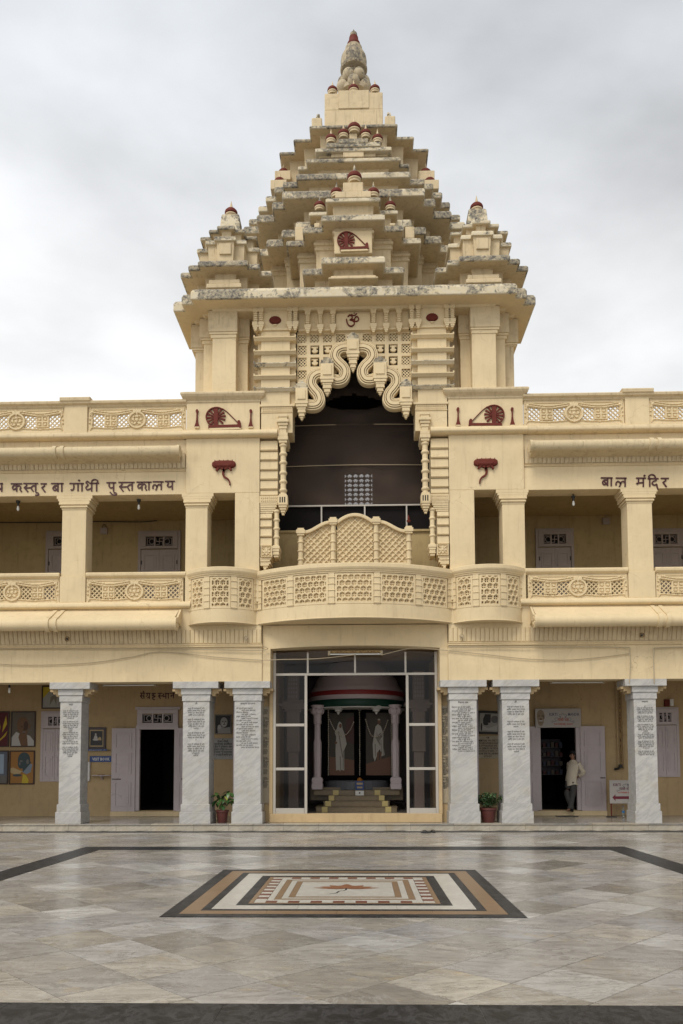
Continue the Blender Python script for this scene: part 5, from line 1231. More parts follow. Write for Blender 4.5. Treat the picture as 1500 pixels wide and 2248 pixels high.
for s in (-1, 1):
    ip = part('inner_pier', MB().box(*sw(s*1.62, s*1.98), 2.3, 2.7, 2.05, 3.2), M_ipier, bevel=.01)
    ic = MB()
    for k, (za, zb3, e_) in enumerate(((3.2, 3.28, .05), (3.28, 3.36, .14), (3.36, 3.44, .22), (3.44, 3.52, .12))): ic.box(*sw(s*(1.62-e_), s*(1.98+e_)), 2.3-e_*.5, 2.7, za, zb3)
    obj('stepped_capital', ic, M_ipier, ip)
    obj('carved_block', MB().box(*sw(s*1.64, s*1.96), 2.26, 2.7, 3.52, 4.35), M_ipier, ip, bevel=.01)
    cv_ = MB()
    for k in range(6):
        for j in range(4): cv_.box(*sw(s*(1.68+.07*j), s*(1.72+.07*j)), 2.245, 2.26, 3.60+.12*k, 3.67+.12*k)
    obj('relief_studs', cv_, M_shrw, ip, kind='stuff'); obj('pier_shaft', MB().box(*sw(s*1.66, s*1.94), 2.36, 2.7, .30, 2.05), M_ipier, ip, bevel=.01)
PB('plinth_wall', -1.42, 1.42, 4.2, 4.5, .6, .99, M_sst, 0)

# ------------------------------------------------------------------ things on and around the building
def picture(label, x0, x1, z0, z1, y, frame_m, fw, layers, par_mats, bg, cat='painting', name='framed_painting', mount=None, group=None):
    t = thing(name, label, cat, ((x0+x1)/2, y, z0), group=group); W_, H_ = x1-x0, z1-z0; w2_ = W_/2
    obj('frame', MB().box(-w2_, w2_, -.045, -.0, 0, fw).box(-w2_, w2_, -.045, 0, H_-fw, H_).box(-w2_, -w2_+fw, -.045, 0, fw, H_-fw).box(w2_-fw, w2_, -.045, 0, fw, H_-fw), frame_m, t, bevel=.006)
    cv = MB().box(-w2_+fw, w2_-fw, -.02, -.002, fw, H_-fw, 0); iw, ih = W_-2*fw, H_-2*fw
    for k, (mi, pl) in enumerate(layers):
        pts_ = [(-w2_+fw+iw*min(1, max(0, u)), fw+ih*min(1, max(0, v))) for u, v in pl]
        cv.poly(pts_, -.02, -.0206-.0004*k, mi)
    obj('canvas', cv, [bg]+par_mats, t, fix=False)
    return t
def ell(cx, cy, rx_, ry_, n=18, a0=0, a1=2*PI, rot=0):
    return [(cx+rx_*math.cos(t)*math.cos(rot)-ry_*math.sin(t)*math.sin(rot), cy+rx_*math.cos(t)*math.sin(rot)+ry_*math.sin(t)*math.cos(rot)) for t in np.linspace(a0, a1, n, endpoint=(a1-a0 < 6.2))]
def rec(xl, yt, xr, yb, Y): a, z1_ = A(xl, yt, Y); b, z0 = A(xr, yb, Y); return a, b, z0, z1_
F = flat
c_skin, c_skd, c_wh, c_gry, c_yel, c_or, c_blk, c_blu, c_cream = F('painted_skin', (.17, .09, .045)), F('painted_dark_skin', (.07, .035, .02)), F('painted_white', (.5, .49, .46)), F('painted_grey', (.16, .15, .14)), F('painted_yellow', (.55, .42, .03)), F('painted_orange', (.36, .17, .04)), F('painted_black', (.02, .025, .03)), F('painted_blue_grey', (.22, .27, .33)), F('painted_cream', (.5, .38, .2))
c_mar = F('painted_maroon', (.10, .01, .015)); c_teal = F('painted_slate', (.045, .07, .08))
WY = 3.398
picture('brown framed portrait of a bald old man in white shawl, upper right of four', *rec(25, 1562, 78, 1640, WY), WY, M_frame, .035,
    [(2, [(0, .0), (.0, .25), (.2, .42), (.38, .36), (.45, 0)]), (2, [(1, 0), (.98, .15), (.8, .3), (.62, .34), (.72, 0)]), (1, [(.35, .38), (.3, .25), (.42, .0), (.72, 0), (.68, .3), (.62, .4)]), (1, ell(.48, .62, .26, .25)), (1, ell(.53, .44, .17, .14)), (3, ell(.62, .60, .10, .14)), (1, ell(.78, .58, .04, .07)), (3, ell(.44, .57, .05, .018)), (3, ell(.63, .57, .05, .018)), (3, ell(.55, .50, .035, .05)), (4, ell(.54, .41, .09, .022)), (3, ell(.54, .385, .06, .01))], [c_skin, c_wh, c_skd, c_gry], F('painted_taupe', (.13, .11, .085)))
picture('brown framed painting of a dark bowed head on orange ground, lower right of four', *rec(22, 1648, 76, 1722, WY), WY, M_frame, .035,
    [(1, [(.0, .48), (.12, .5), (.35, .42), (.5, .38), (.42, .30), (.2, .28), (.0, .34)]), (2, [(.5, .36), (.8, .62), (.95, .6), (.88, .35), (.7, .28)]), (3, ell(.58, .74, .27, .24)), (3, ell(.46, .62, .15, .16)), (4, ell(.46, .70, .07, .03)), (4, ell(.40, .62, .04, .05)), (3, [(.55, .35), (.9, .66), (.72, .78), (.5, .55)]), (4, ell(.74, .68, .06, .08)), (5, [(.5, .0), (.55, .3), (.68, .25), (.8, .1), (.78, 0)]), (3, ell(.3, .25, .2, .04))], [c_cream, c_blu, c_teal, c_gry, c_yel], c_or)
picture('brown framed yellow and maroon abstract portrait cut by the photo edge, upper left of four', *rec(-34, 1562, 20, 1640, WY), WY, M_frame, .035,
    [(1, [(.0, .1), (.7, .22), (.98, .45), (.9, .3), (.5, .05), (.2, 0)]), (1, [(.75, .4), (.95, .65), (.9, .9), (.78, .6)]), (2, ell(.4, .6, .28, .3)), (1, ell(.55, .55, .12, .12)), (1, ell(.5, .72, .14, .03)), (3, ell(.6, .53, .05, .05))], [c_yel, c_skd, c_blk], c_mar)
picture('brown framed blue grey painting cut by the photo edge, lower left of four', *rec(-36, 1648, 18, 1722, WY), WY, M_frame, .035,
    [(1, [(.3, .3), (.85, .3), (.85, .92), (.3, .92)]), (2, ell(.5, .55, .13, .2)), (3, [(0, 0), (1, 0), (1, .25), (0, .2)])], [F('painted_pale_blue', (.34, .44, .56)), c_skin, c_gry], F('painted_slate_blue', (.12, .14, .18)))
picture('brown framed sketch on white and yellow ground high on the left wall', *rec(93, 1506, 146, 1556, WY), WY, M_frame, .035,
    [(1, [(0, 1), (0, .45), (.25, .75), (.5, 1)]), (2, [(.3, .1), (.34, .5), (.5, .62), (.62, .5), (.6, .1), (.5, .45)]), (2, ell(.48, .7, .08, .09)), (2, [(.7, .1), (.72, .1), (.75, .6), (.73, .6)])], [c_yel, F('painted_umber', (.2, .18, .14))], F('painted_pale_grey', (.36, .36, .33)))
picture('dark framed photograph of a seated figure above the blue board', *rec(192, 1597, 233, 1645, WY), WY, F('ebony_frame', (.03, .01, .012), .35), .075,
    [(1, [(.0, .0), (1, 0), (1, 1), (0, 1)]), (2, [(.07, .07), (.93, .07), (.93, .93), (.07, .93)]), (3, ell(.44, .73, .055, .07)), (3, [(.3, .5), (.36, .66), (.52, .66), (.58, .5), (.5, .42), (.36, .42)]), (3, ell(.45, .42, .22, .06)), (1, [(.6, .38), (.85, .38), (.82, .54), (.7, .58), (.62, .5)])], [c_cream, F('print_charcoal', (.05, .05, .055)), c_wh], c_wh, 'photograph', 'framed_photograph')
picture('black and white portrait photograph, grey frame, left of the entrance', *rec(472, 1569, 509, 1612, WY), WY, F('grey_frame', (.2, .18, .15)), .03,
    [(1, ell(.55, .62, .24, .28)), (1, [(.15, 0), (.1, .3), (.35, .38), (.6, .3), (.95, .35), (1, 0)]), (2, ell(.55, .5, .17, .13)), (3, ell(.46, .66, .06, .03)), (3, ell(.66, .66, .06, .03)), (3, ell(.56, .49, .08, .025)), (3, ell(.57, .57, .03, .05)), (2, ell(.25, .35, .12, .13))], [F('print_mid_grey', (.30, .29, .28)), F('print_light_grey', (.42, .41, .4)), F('print_dark_grey', (.05, .05, .05))], F('print_black', (.025, .025, .027)), 'photograph', 'framed_photograph')
t = picture('tilted black framed photograph of a reclining figure, right of the entrance', *rec(1046, 1561, 1098, 1612, WY), WY, M_cable, .07,
    [(1, [(.0, .0), (1, 0), (1, 1), (0, 1)]), (2, [(.2, .45), (.6, .5), (.6, .95), (.3, .95), (.2, .7)]), (3, [(.12, .1), (.2, .32), (.5, .18), (1, .4), (1, .08)]), (4, ell(.82, .68, .2, .2)), (2, ell(.12, .25, .04, .22)), (2, ell(.35, .42, .14, .07))], [F('print_pale', (.38, .36, .33)), F('print_shadow', (.03, .03, .03)), c_wh, F('print_grey_tone', (.14, .14, .14))], c_wh, 'photograph', 'framed_photograph')
t.rotation_euler = (0, .04, 0)
def plaque(label, box_, lines, fs, m, mi=M_ink, cat='plaque', name='wall_plaque', wd=None, y=WY, off=.0015, lead=1):
    x0, x1, z0, z1 = box_; t = thing(name, label, cat, ((x0+x1)/2, y, z0)); obj('slab', MB().box(-(x1-x0)/2, (x1-x0)/2, -.025, 0, 0, z1-z0), m, t, bevel=.003)
    for s_, zz, sz_, ww in lines: text('line', s_, 0, -.0265, (z1-z0)*zz, sz_, mi, t, width=ww, off=off)
    return t
pw = .60
plaque('grey marble plaque of black Hindi text between the left pillars', rec(463, 1621, 516, 1667, WY), [('ॐ', .92, .05, None)]+[(s_, .80-.125*k, .085, pw*(.55 if k == 0 else .92)) for k, s_ in enumerate(['पोरबंदर निवासी', 'नानजीभाई कालिदास', 'महेता ने बनवाया और', 'उदघाटन दिनांक २७-५-५०', 'को सरदार श्री वल्लभभाई', 'के शुभ हस्त से सम्पन्न हुआ'])], .08, M_plaque)
plaque('tan marble plaque of black English text between the right pillars', rec(1040, 1616, 1102, 1665, WY), [('OM', .88, .08, .08)]+[(s_, .75-.115*k, .085, w_) for k, (s_, w_) in enumerate([('THIS MEMORIAL WAS EXECUTED', .78), ('BY SETH SHRI NANJIBHAI KALIDAS', .78), ('MEHTA OF PORBANDER AND THE', .78), ('OPENING CEREMONY WAS PERFORMED', .78), ('BY THE AUSPICIOUS HANDS OF SHRI', .78), ('SARDAR SHRI VALLABHBHAI', .66), ('27-5-50', .22)])], .08, M_plaqc)
plaque('blue VISIT BOOK sign with white capitals on the left wall', rec(197.5, 1660, 247, 1673, WY), [('VISIT BOOK', .26, .12, .53)], .1, M_blue, M_wht, 'sign', 'wall_sign', off=.003)
x0, x1, z0, z1 = rec(184, 1644, 244, 1647.5, 3.30)
t = thing('picture_shelf', 'thin dark shelf strip with blue caption under the framed photograph', 'shelf', ((x0+x1)/2, WY, z0)); w2_ = (x1-x0)/2
obj('board', MB().add([(-w2_, -.12, 0), (w2_, -.12, 0), (w2_-.1, 0, 0), (-w2_+.1, 0, 0), (-w2_, -.12, .02), (w2_, -.12, .02), (w2_-.1, 0, .02), (-w2_+.1, 0, .02)], [(0, 1, 2, 3), (4, 5, 6, 7), (0, 1, 5, 4), (1, 2, 6, 5), (2, 3, 7, 6), (3, 0, 4, 7)]), M_cable, t)
obj('caption', MB().box(-.3, .3, -.125, -.12, -.012, .035), M_blue, t); text('line', 'GANDHIJI IN PRAYER · 1931', 0, -.127, -.004, .035, M_wht, t, width=.5)
x0, x1, z0, z1 = rec(181, 1673, 198.5, 1715, WY)
t = thing('notice_box', 'white wall box with a dark glass slot half behind the left pillar', 'box', ((x0+x1)/2, WY, z0)); w2_ = (x1-x0)/2
obj('case', MB().box(-w2_, w2_, -.09, 0, 0, z1-z0), M_wht, t, bevel=.008); obj('window', MB().box(-w2_+.03, w2_-.06, -.093, -.09, .12, .40), c_teal, t); text('line', 'BOOKS', -.02, -.0915, .48, .05, M_ink, t, width=.13, off=.002)
x0, x1, z0, z1 = rec(202, 1697, 248, 1708, WY)
t = thing('writing_shelf', 'small lilac half oval shelf below the VISIT BOOK sign', 'shelf', ((x0+x1)/2, WY, z0)); w2_ = (x1-x0)/2
sh_ = [(w2_*math.cos(a), -.28*math.sin(a)) for a in np.linspace(0, PI, 20)]
obj('board', MB().loft([[(x, y, .06) for x, y in sh_], [(x, y, .085) for x, y in sh_]]), M_lilac, t); obj('bracket', MB().prof_x([(0, .06), (-.2, .06), (0, -.06)], -.02, .02), M_lilac, t)
obj('book', MB().box(-.09, .09, -.2, -.06, .086, .10), M_maroon, t)
# souvenir signboard over the right door
sx0, sx1, sz0, sz1 = rec(1175, 1556, 1276, 1597, 3.26)
t = thing('signboard', 'white souvenir shop signboard with a smiling face over the right door', 'sign', ((sx0+sx1)/2, 3.27, sz0)); w2_ = (sx1-sx0)/2; hh = sz1-sz0
M_brd = mat('off_white_board', (.42, .39, .36), .5)
obj('board', MB().box(-w2_, w2_, -.03, .02, 0, hh), M_brd, t, bevel=.004)
c_face, c_fdk, c_redt, c_grey2, c_blut = F('printed_face', (.27, .2, .13)), F('printed_face_shade', (.07, .05, .035)), F('printed_red', (.40, .06, .03)), F('printed_grey', (.16, .16, .16)), F('printed_navy', (.07, .07, .12))
fc = MB(); FX = -w2_+.155
for mi, pl in ((0, ell(FX, .34, .115, .19)), (0, ell(FX, .19, .09, .14)), (1, ell(FX-.045, .335, .03, .010)), (1, ell(FX+.055, .335, .03, .010)), (1, ell(FX-.045, .365, .035, .006)), (1, ell(FX+.055, .365, .035, .006)), (1, ell(FX+.005, .25, .03, .02)), (2, ell(FX, .195, .065, .018)), (1, ell(FX, .165, .05, .010)), (1, ell(FX+.10, .31, .014, .06))): fc.poly(pl, -.03, -.0305-.0003*len(fc.f)/30, mi)
obj('printed_face', fc, [c_face, c_fdk, c_wh], t, fix=False)
def scrollprint(x, z, k, m, par, y):
    g = MB()
    for s in (-1, 1):
        P = [(x+s*k*a, z+k*b) for a, b in ((.05, .78), (.3, .82), (.42, .68), (.3, .52), (.3, .42), (.55, .38), (.78, .42), (.9, .28), (.78, .14), (.8, .05), (1.0, .02), (1.15, .1), (1.2, -.05), (1.05, -.12))]
        g.stroke(P, .012, y, y-.0012); P2 = [(x+s*k*a*.9, z+k*(b-.12)) for a, b in ((.12, .78), (.3, .74), (.26, .58), (.18, .42), (.4, .26), (.72, .3), (.74, .16))]; g.stroke(P2, .008, y, y-.001)
    g.stroke([(x-.12*k, z+.8*k), (x, z+.95*k), (x+.12*k, z+.8*k)], .01, y, y-.001); obj('scroll_print', g, m, par)
def say(s_, x, z, size, m, w_, par, y=-.0315): return text('line', s_, x, y, z, size, m, par, width=w_, off=.002)
scrollprint(.14, .17, .27, c_grey2, t, -.03)
say('KIRTI', -.14, .345, .12, c_blut, .235, t); say('MANDIR', .455, .345, .12, c_blut, .33, t); say('गांधी राह', .15, .19, .11, c_redt, .33, t); say('SOUVENIR SHOP', .15, .07, .08, c_redt, .56, t)
# standing arrow sign
sx0, sx1, sz0, sz1 = rec(1338, 1713, 1404, 1764, 2.6)
t = thing('standing_sign', 'white standing board with a dark red arrow beside the right pillar', 'sign', ((sx0+sx1)/2, 2.6, .17)); w2_ = (sx1-sx0)/2; b0 = sz0-.17; b1 = sz1-.17
obj('board', MB().box(-w2_, w2_, -.015, .015, b0, b1), M_brd, t, bevel=.004)
for s in (-1, 1): obj('leg', MB().box(s*(w2_-.04)-.015, s*(w2_-.04)+.015, -.01, .01, .02, b0), M_maroon, t); obj('foot', MB().box(s*(w2_-.04)-.12, s*(w2_-.04)+.12, -.12, .12, 0, .02), M_cable, t, bevel=.004)
g = MB(); g.poly([(-w2_+.07, b0+.17), (-w2_+.16, b0+.26), (-w2_+.16, b0+.205), (w2_-.08, b0+.205), (w2_-.08, b0+.125), (-w2_+.16, b0+.125), (-w2_+.16, b0+.07)], -.015, -.018); obj('arrow', g, F('sign_dark_red', (.15, .015, .03)), t)
scrollprint(.05, b0+.36, .22, c_grey2, t, -.015); say('KIRTI', -w2_+.21, b1-.17, .11, F('sign_plum', (.13, .03, .05)), .22, t, -.0165); say('MANDIR', w2_-.2, b1-.17, .11, c_blut, .25, t, -.0165); say('गांधी राह', .02, b0+.38, .1, F('sign_plum2', (.13, .03, .05)), .3, t, -.0165); say('SOUVENIR SHOP', .02, b0+.29, .06, c_redt, .42, t, -.0165)
# bottle
bx_, bz_ = A(1369, 1789, 2.75); t = thing('water_bottle', 'clear plastic water bottle with blue label under the arrow sign', 'bottle', (bx_, 2.75, .17))
def cl_glass(n, b): b.inputs['Transmission Weight'].default_value = .9; b.inputs['IOR'].default_value = 1.3
M_pet = mat('clear_plastic', (.8, .88, .9), .08, cl_glass)
obj('body', MB().lathe([(.036, 0), (.04, .01), (.038, .08), (.041, .1), (.041, .19), (.034, .22), (.014, .27), (.013, .285)], 0, 0, 14), M_pet, t, smooth=True); obj('bottle_label', MB().lathe([(.0415, .11), (.0415, .17)], 0, 0, 14, cap=False), F('label_blue', (.05, .2, .45)), t); obj('cap', MB().lathe([(.016, .285), (.016, .305)], 0, 0, 12), F('cap_blue', (.05, .2, .5)), t)
# door mat
t = tag(obj('doormat', MB().box(6.35-.55, 6.35+.05, 2.85, 3.15, .167, .182), M_cable, bevel=.005), 'thin dark doormat on the floor before the right door', 'doormat')
# sandals
M_rub = mat('black_rubber', (.012, .012, .013), .5)
def sandal(x, y, rz, label):
    t = thing('flip_flop', label, 'sandal', (x, y, .0045), rz, 'pair of black sandals')
    so = [(.048*math.sin(a)*(1+.12*math.cos(a)), .135*math.cos(a)) for a in np.linspace(0, 2*PI, 24, endpoint=False)]
    obj('sole', MB().loft([[(x, y, 0) for x, y in so], [(x*1.03, y*1.02, .012) for x, y in so], [(x, y, .024) for x, y in so]]), M_rub, t, smooth=False)
    obj('strap', MB().tube([(-.046, -.02, .018), (-.034, .02, .055), (0, .07, .05), (.0, .08, .02)], .009).tube([(.046, -.02, .018), (.034, .02, .055), (0, .07, .05)], .009), M_rub, t, smooth=True)
gx, gy = G(935, 1829); sandal(gx, gy, math.radians(60), 'left one of the pair of black flip flops by the step'); gx, gy = G(951, 1828); sandal(gx, gy+.02, math.radians(15), 'right one of the pair of black flip flops by the step')
# tube lights and bulbs
def tubelight(label, x0, x1, y, z, drop=.0):
    t = thing('tube_light', label, 'tube light', ((x0+x1)/2, y, z)); w2_ = (x1-x0)/2
    obj('batten', MB().box(-w2_, w2_, -.02, .06, .035, .10), M_rust, t, bevel=.004); obj('tube', MB().tube([(-w2_+.03, -.03, .0), (w2_-.03, -.03, .0)], .018, 10), M_tube, t, smooth=True)
    for s in (-1, 1): obj('holder', MB().box(s*w2_-.03, s*w2_+.03, -.05, .03, -.03, .09), M_wire, t, bevel=.006)
a, z = A(226, 1505, .75); b, _ = A(341, 1505, .75); tubelight('tube light with rusty batten under the left ground floor beam', a, b, .75, z)
a, z = A(1209, 1499, .75); b, _ = A(1325, 1499, .75); tubelight('tube light with rusty batten under the right ground floor beam', a, b, .75, z)
a, z = A(723, 1437, .3); b, _ = A(838, 1437, .3); tubelight('tube light with rusty batten above the glazed entrance', a, b, .3, z)
def bulb(label, px_, pt, pb, Y):
    x, z1_ = A(px_, pt, Y); z0 = A(px_, pb, Y)[1]; h = z1_-z0; t = thing('bulb_lamp', label, 'lamp', (x, Y, z0))
    obj('socket', MB().lathe([(.02, h*.45), (.028, h*.5), (.028, h*.75), (.05, h*.78), (.06, h*.95), (.03, h*1.0), (.012, h*1.02), (.012, h+.12)], 0, 0, 10), M_cable, t)
    obj('bulb', MB().lathe([(.005, 0), (.028, h*.06), (.034, h*.2), (.026, h*.4), (.022, h*.48)], 0, 0, 12), M_tube, t, smooth=True)
bulb('bare bulb hanging in the left ground gallery', 21, 1497, 1522, .8); bulb('bare bulb hanging in the far left upper bay', 40, 1099, 1122, .35); bulb('bare bulb hanging above the upper left door bay', 305, 1096, 1119, .35); bulb('bare bulb hanging in the upper right gallery bay', 1259, 1088, 1111, .35)
# switch boxes
def wbox(label, xl, yt, xr, yb, Y, m, dep=.08, cat='box'):
    x0, x1, z0, z1 = rec(xl, yt, xr, yb, Y); t = thing('junction_box', label, cat, ((x0+x1)/2, Y, z0)); w2_ = (x1-x0)/2
    obj('case', MB().box(-w2_, w2_, -dep, 0, 0, z1-z0), m, t, bevel=.008); obj('lid', MB().box(-w2_+.015, w2_-.015, -dep-.006, -dep, .015, z1-z0-.015), m, t, bevel=.003); return t
t = wbox('grey box with a looped cable on the upper left gallery wall', 222, 1160, 237, 1173, WY, M_lilacd); 
obj('cable_loop', MB().tube([(.0+.06*math.sin(a), -.03, .22+.08*math.cos(a)) for a in np.linspace(0, 2*PI, 14)], .008), M_cable, t)
wbox('grey box on the upper right gallery wall', 1322, 1138, 1338, 1152, WY, M_lilacd); wbox('brown fuse box above the right wing shutters', 1457, 1536, 1469, 1551, WY, M_maroon); wbox('pale fuse box above the right wing shutters', 1469.5, 1535, 1477.5, 1550, WY, M_wht)
# flush rings under the eaves
for px_, py_, lab, m in ((148, 1403, 'round brown lamp holder under the left awning', M_rust), (541, 1402, 'round pale lamp holder left of the entrance lintel', M_wire), (1014, 1397, 'round pale lamp holder right of the entrance lintel', M_wire), (1409, 1395, 'round brown lamp holder under the right awning', M_rust)):
    x, z = A(px_, py_, -.06); t = thing('lamp_holder', lab, 'lamp holder', (x, -.04, z)); g = MB()
    P = [(.055*math.cos(a), -.04, .055*math.sin(a)) for a in np.linspace(0, 2*PI, 16)]; obj('ring', g.tube(P, .010, 6), m, t); obj('socket', MB().tube([(0, .03, 0), (0, -.05, 0)], .028, 10), M_cable if m is M_rust else m, t)
# cables along the facade
def cable(label, pix, Y, r, m, cat='cable'):
    P = spline([Vector((A(x, y, Y)[0], Y, A(x, y, Y)[1])) for x, y in pix], 5)
    return tag(obj('cable', MB().tube([tuple(p) for p in P], r, 5), m, smooth=True), label, cat)
cable('thin cable sagging across the plain wall below the left awning', [(-60, 1450), (0, 1458), (90, 1460), (200, 1455), (290, 1442), (340, 1432), (400, 1434), (480, 1443), (575, 1449), (620, 1448), (700, 1446), (782, 1437)], -.02, .010, M_wire)
cable('pale cable running from the entrance lintel to the right pier', [(838, 1438), (905, 1423), (960, 1426), (1060, 1436), (1150, 1446), (1230, 1449), (1300, 1445), (1382, 1435)], -.02, .010, M_wire)
cable('pair of dark cables clipped along the left cornice', [(-60, 1423.5), (200, 1424), (400, 1425), (575, 1427), (578, 1418)], -.045, .013, M_wire)
cable('dark cable clipped along the right cornice', [(985, 1420), (1150, 1420.5), (1358, 1421), (1383, 1432), (1382, 1500)], -.045, .013, M_wire)
cable('dark cable dropping from the cornice beside the far right pillar', [(1560, 1421), (1450, 1422), (1436, 1432), (1437, 1500)], -.045, .014, M_wire)
cable('dark cable along the upper left gallery wall', [(-30, 1147), (140, 1147), (220, 1145), (305, 1146), (345, 1143)], 3.36, .014, M_cable)
cable('dark cable along the upper right gallery wall', [(1150, 1128), (1260, 1128), (1330, 1124), (1380, 1125), (1500, 1127)], 3.36, .014, M_cable)
# conduit and lamp arm on the right gallery wall
t = thing('conduit_pipes', 'pair of wall conduits ending in a dark clamp beside the right door', 'pipe', (0, 0, 0))
for px_ in (1353, 1360, 1366):
    x0, z1_ = A(px_, 1508, 3.35); z0 = A(px_, 1688, 3.35)[1]; obj('pipe', MB().tube([(x0, 3.35, z0), (x0, 3.35, z1_+.3)], .02, 8), M_wall if px_ != 1360 else M_rust, t, smooth=True)
x, z = A(1357, 1686, 3.25); obj('clamp', MB().tube([(x-.07, 3.33, z-.04), (x, 3.22, z-.02), (x+.1, 3.3, z+.08)], .035, 8).box(x+.04, x+.12, 3.2, 3.35, z, z+.1), M_cable, t)
# awning spout
x, z = A(97, 1366, -.35); tag(obj('drain_spout', MB().tube([(x+.1, -.2, z+.05), (x, -.42, z)], .028, 8), M_cable), 'short dark spout poking from the lower left awning', 'spout')
# plants in pots
M_pot = mat('red_brown_pot', (.10, .026, .02), .55); M_soil = mat('soil', (.05, .035, .02), .9)
def leafm(c1, c2):
    def f(n, b):
        oi = nd(n, 'ShaderNodeObjectInfo'); g = geo(n); r = mth(n, 'FRACT', mth(n, 'ADD', g.outputs['Random Per Island'], oi.outputs['Random']))
        n.links.new(mixc(n, r, c1, c2), b.inputs['Base Color'])
    return f
M_leaf = mat('glossy_leaf', (.05, .12, .03), .35, leafm((.02, .07, .018), (.07, .14, .03))); M_leafy = mat('yellow_green_leaf', (.30, .34, .07), .4); M_leaf2 = mat('small_leaf', (.04, .1, .03), .5, leafm((.015, .05, .018), (.085, .15, .05)))
M_stem = mat('stem', (.10, .09, .04), .7)
def pot(t, r, h):
    obj('pot', MB().lathe([(r*.68, 0), (r*.72, .01), (r*.94, h*.86), (r*1.04, h*.87), (r*1.05, h), (r*.95, h), (r*.93, h*.92)], 0, 0, 28), M_pot, t, smooth=True)
    obj('soil', MB().lathe([(r*.92, h*.88), (r*.92, h*.93)], 0, 0, 20), M_soil, t)
def leafmesh(ln, wd, bend=.25):
    m = MB(); n = 6; L_ = []; 
    for i in range(n+1):
        f = i/n; w_ = wd*math.sin(PI*min(1, f*1.02+.02))**.75*(1-.25*f); z = -bend*ln*f*f
        L_.append([(f*ln, -w_, z+w_*.25), (f*ln, 0, z), (f*ln, w_, z+w_*.25)])
    v = [p for r in L_ for p in r]; fs = []
    for i in range(n): fs += [(i*3, i*3+3, i*3+4, i*3+1), (i*3+1, i*3+4, i*3+5, i*3+2)]
    m.add(v, fs); return m
x, _ = A(490, 1800, .55); t = thing('potted_plant', 'broad leaved plant in a red brown pot between the left pillars', 'potted plant', (x, .42, .17)); pot(t, .165, .33)
lm = leafmesh(.20, .062, .35).mesh('leaf', M_leaf, True); lmy = leafmesh(.20, .062, .3).mesh('leaf', M_leafy, True)
stems = [((0, 0), (.02, 0, .30)), ((.01, 0), (-.08, .02, .48)), ((0, .02), (.1, 0, .58)), ((.02, 0), (.20, -.02, .68)), ((-.02, 0), (-.16, -.03, .36)), ((.0, 0), (.05, -.06, .42)), ((.03, 0), (.26, 0, .42)), ((0, 0), (-.2, 0, .62))]
sm = MB()
for k, (b, e_) in enumerate(stems):
    base = Vector((b[0], b[1], .30)); tip = base+Vector(e_)*.78
    sm.tube([tuple(base), tuple(base.lerp(tip, .5)+Vector((0, 0, .03))), tuple(tip)], [.008, .006, .004], 5)
    for j in range(5):
        a = 2*PI*j/5+k*.7; o = bpy.data.objects.new('leaf', lmy if (k, j) in ((1, 4), (5, 3), (2, 3)) else lm); COL.objects.link(o); o.parent = t
        o.location = tip+Vector((0, 0, -.02*j)); o.rotation_euler = (rng.uniform(-.4, .4), rng.uniform(-.15, .75), a); o.scale = (rng.uniform(.7, 1.1),)*3
    if k in (4,):
        for j in range(3):
            o = bpy.data.objects.new('leaf', lm); COL.objects.link(o); o.parent = t; o.location = (-.2-.06*j, -.05, .22-.06*j); o.rotation_euler = (0, .5, PI+.5*j); o.scale = (.7,)*3
obj('stems', sm, M_stem, t)
x, _ = A(1071, 1800, .55); t = thing('potted_plant', 'bushy small leaved plant in a red brown pot between the right pillars', 'potted plant', (x, .42, .17)); pot(t, .215, .38)
fm = MB(); sl = leafmesh(.055, .022, .3); sv = sl.v[0]; sm = MB()
for k in range(46):
    th = rng.uniform(0, 2*PI); rr = .30*math.sqrt(rng.rand()); H_ = .16+.20*(1-(rr/.36)**2)+rng.uniform(-.05, .07); tip = Vector((rr*math.cos(th)*1.15, rr*math.sin(th)*.8, .38+H_)); base = Vector((tip.x*.25, tip.y*.25, .36))
    sm.tube([tuple(base), tuple(base.lerp(tip, .6)), tuple(tip)], .003, 4)
    for j in range(20):
        f = rng.uniform(.35, 1.08); c = base.lerp(tip, f)+Vector(rng.uniform(-.035, .035, 3))
        M_ = Matrix.Rotation(rng.uniform(0, 2*PI), 3, 'Z') @ Matrix.Rotation(rng.uniform(-.9, .7), 3, 'Y') @ Matrix.Rotation(rng.uniform(-.6, .6), 3, 'X'); fm.add(sv @ np.array(M_).T*rng.uniform(.7, 1.3)+np.array(c), sl.f)
obj('foliage', fm, M_leaf2, t, kind='stuff', fix=False); obj('stems', sm, M_stem, t)
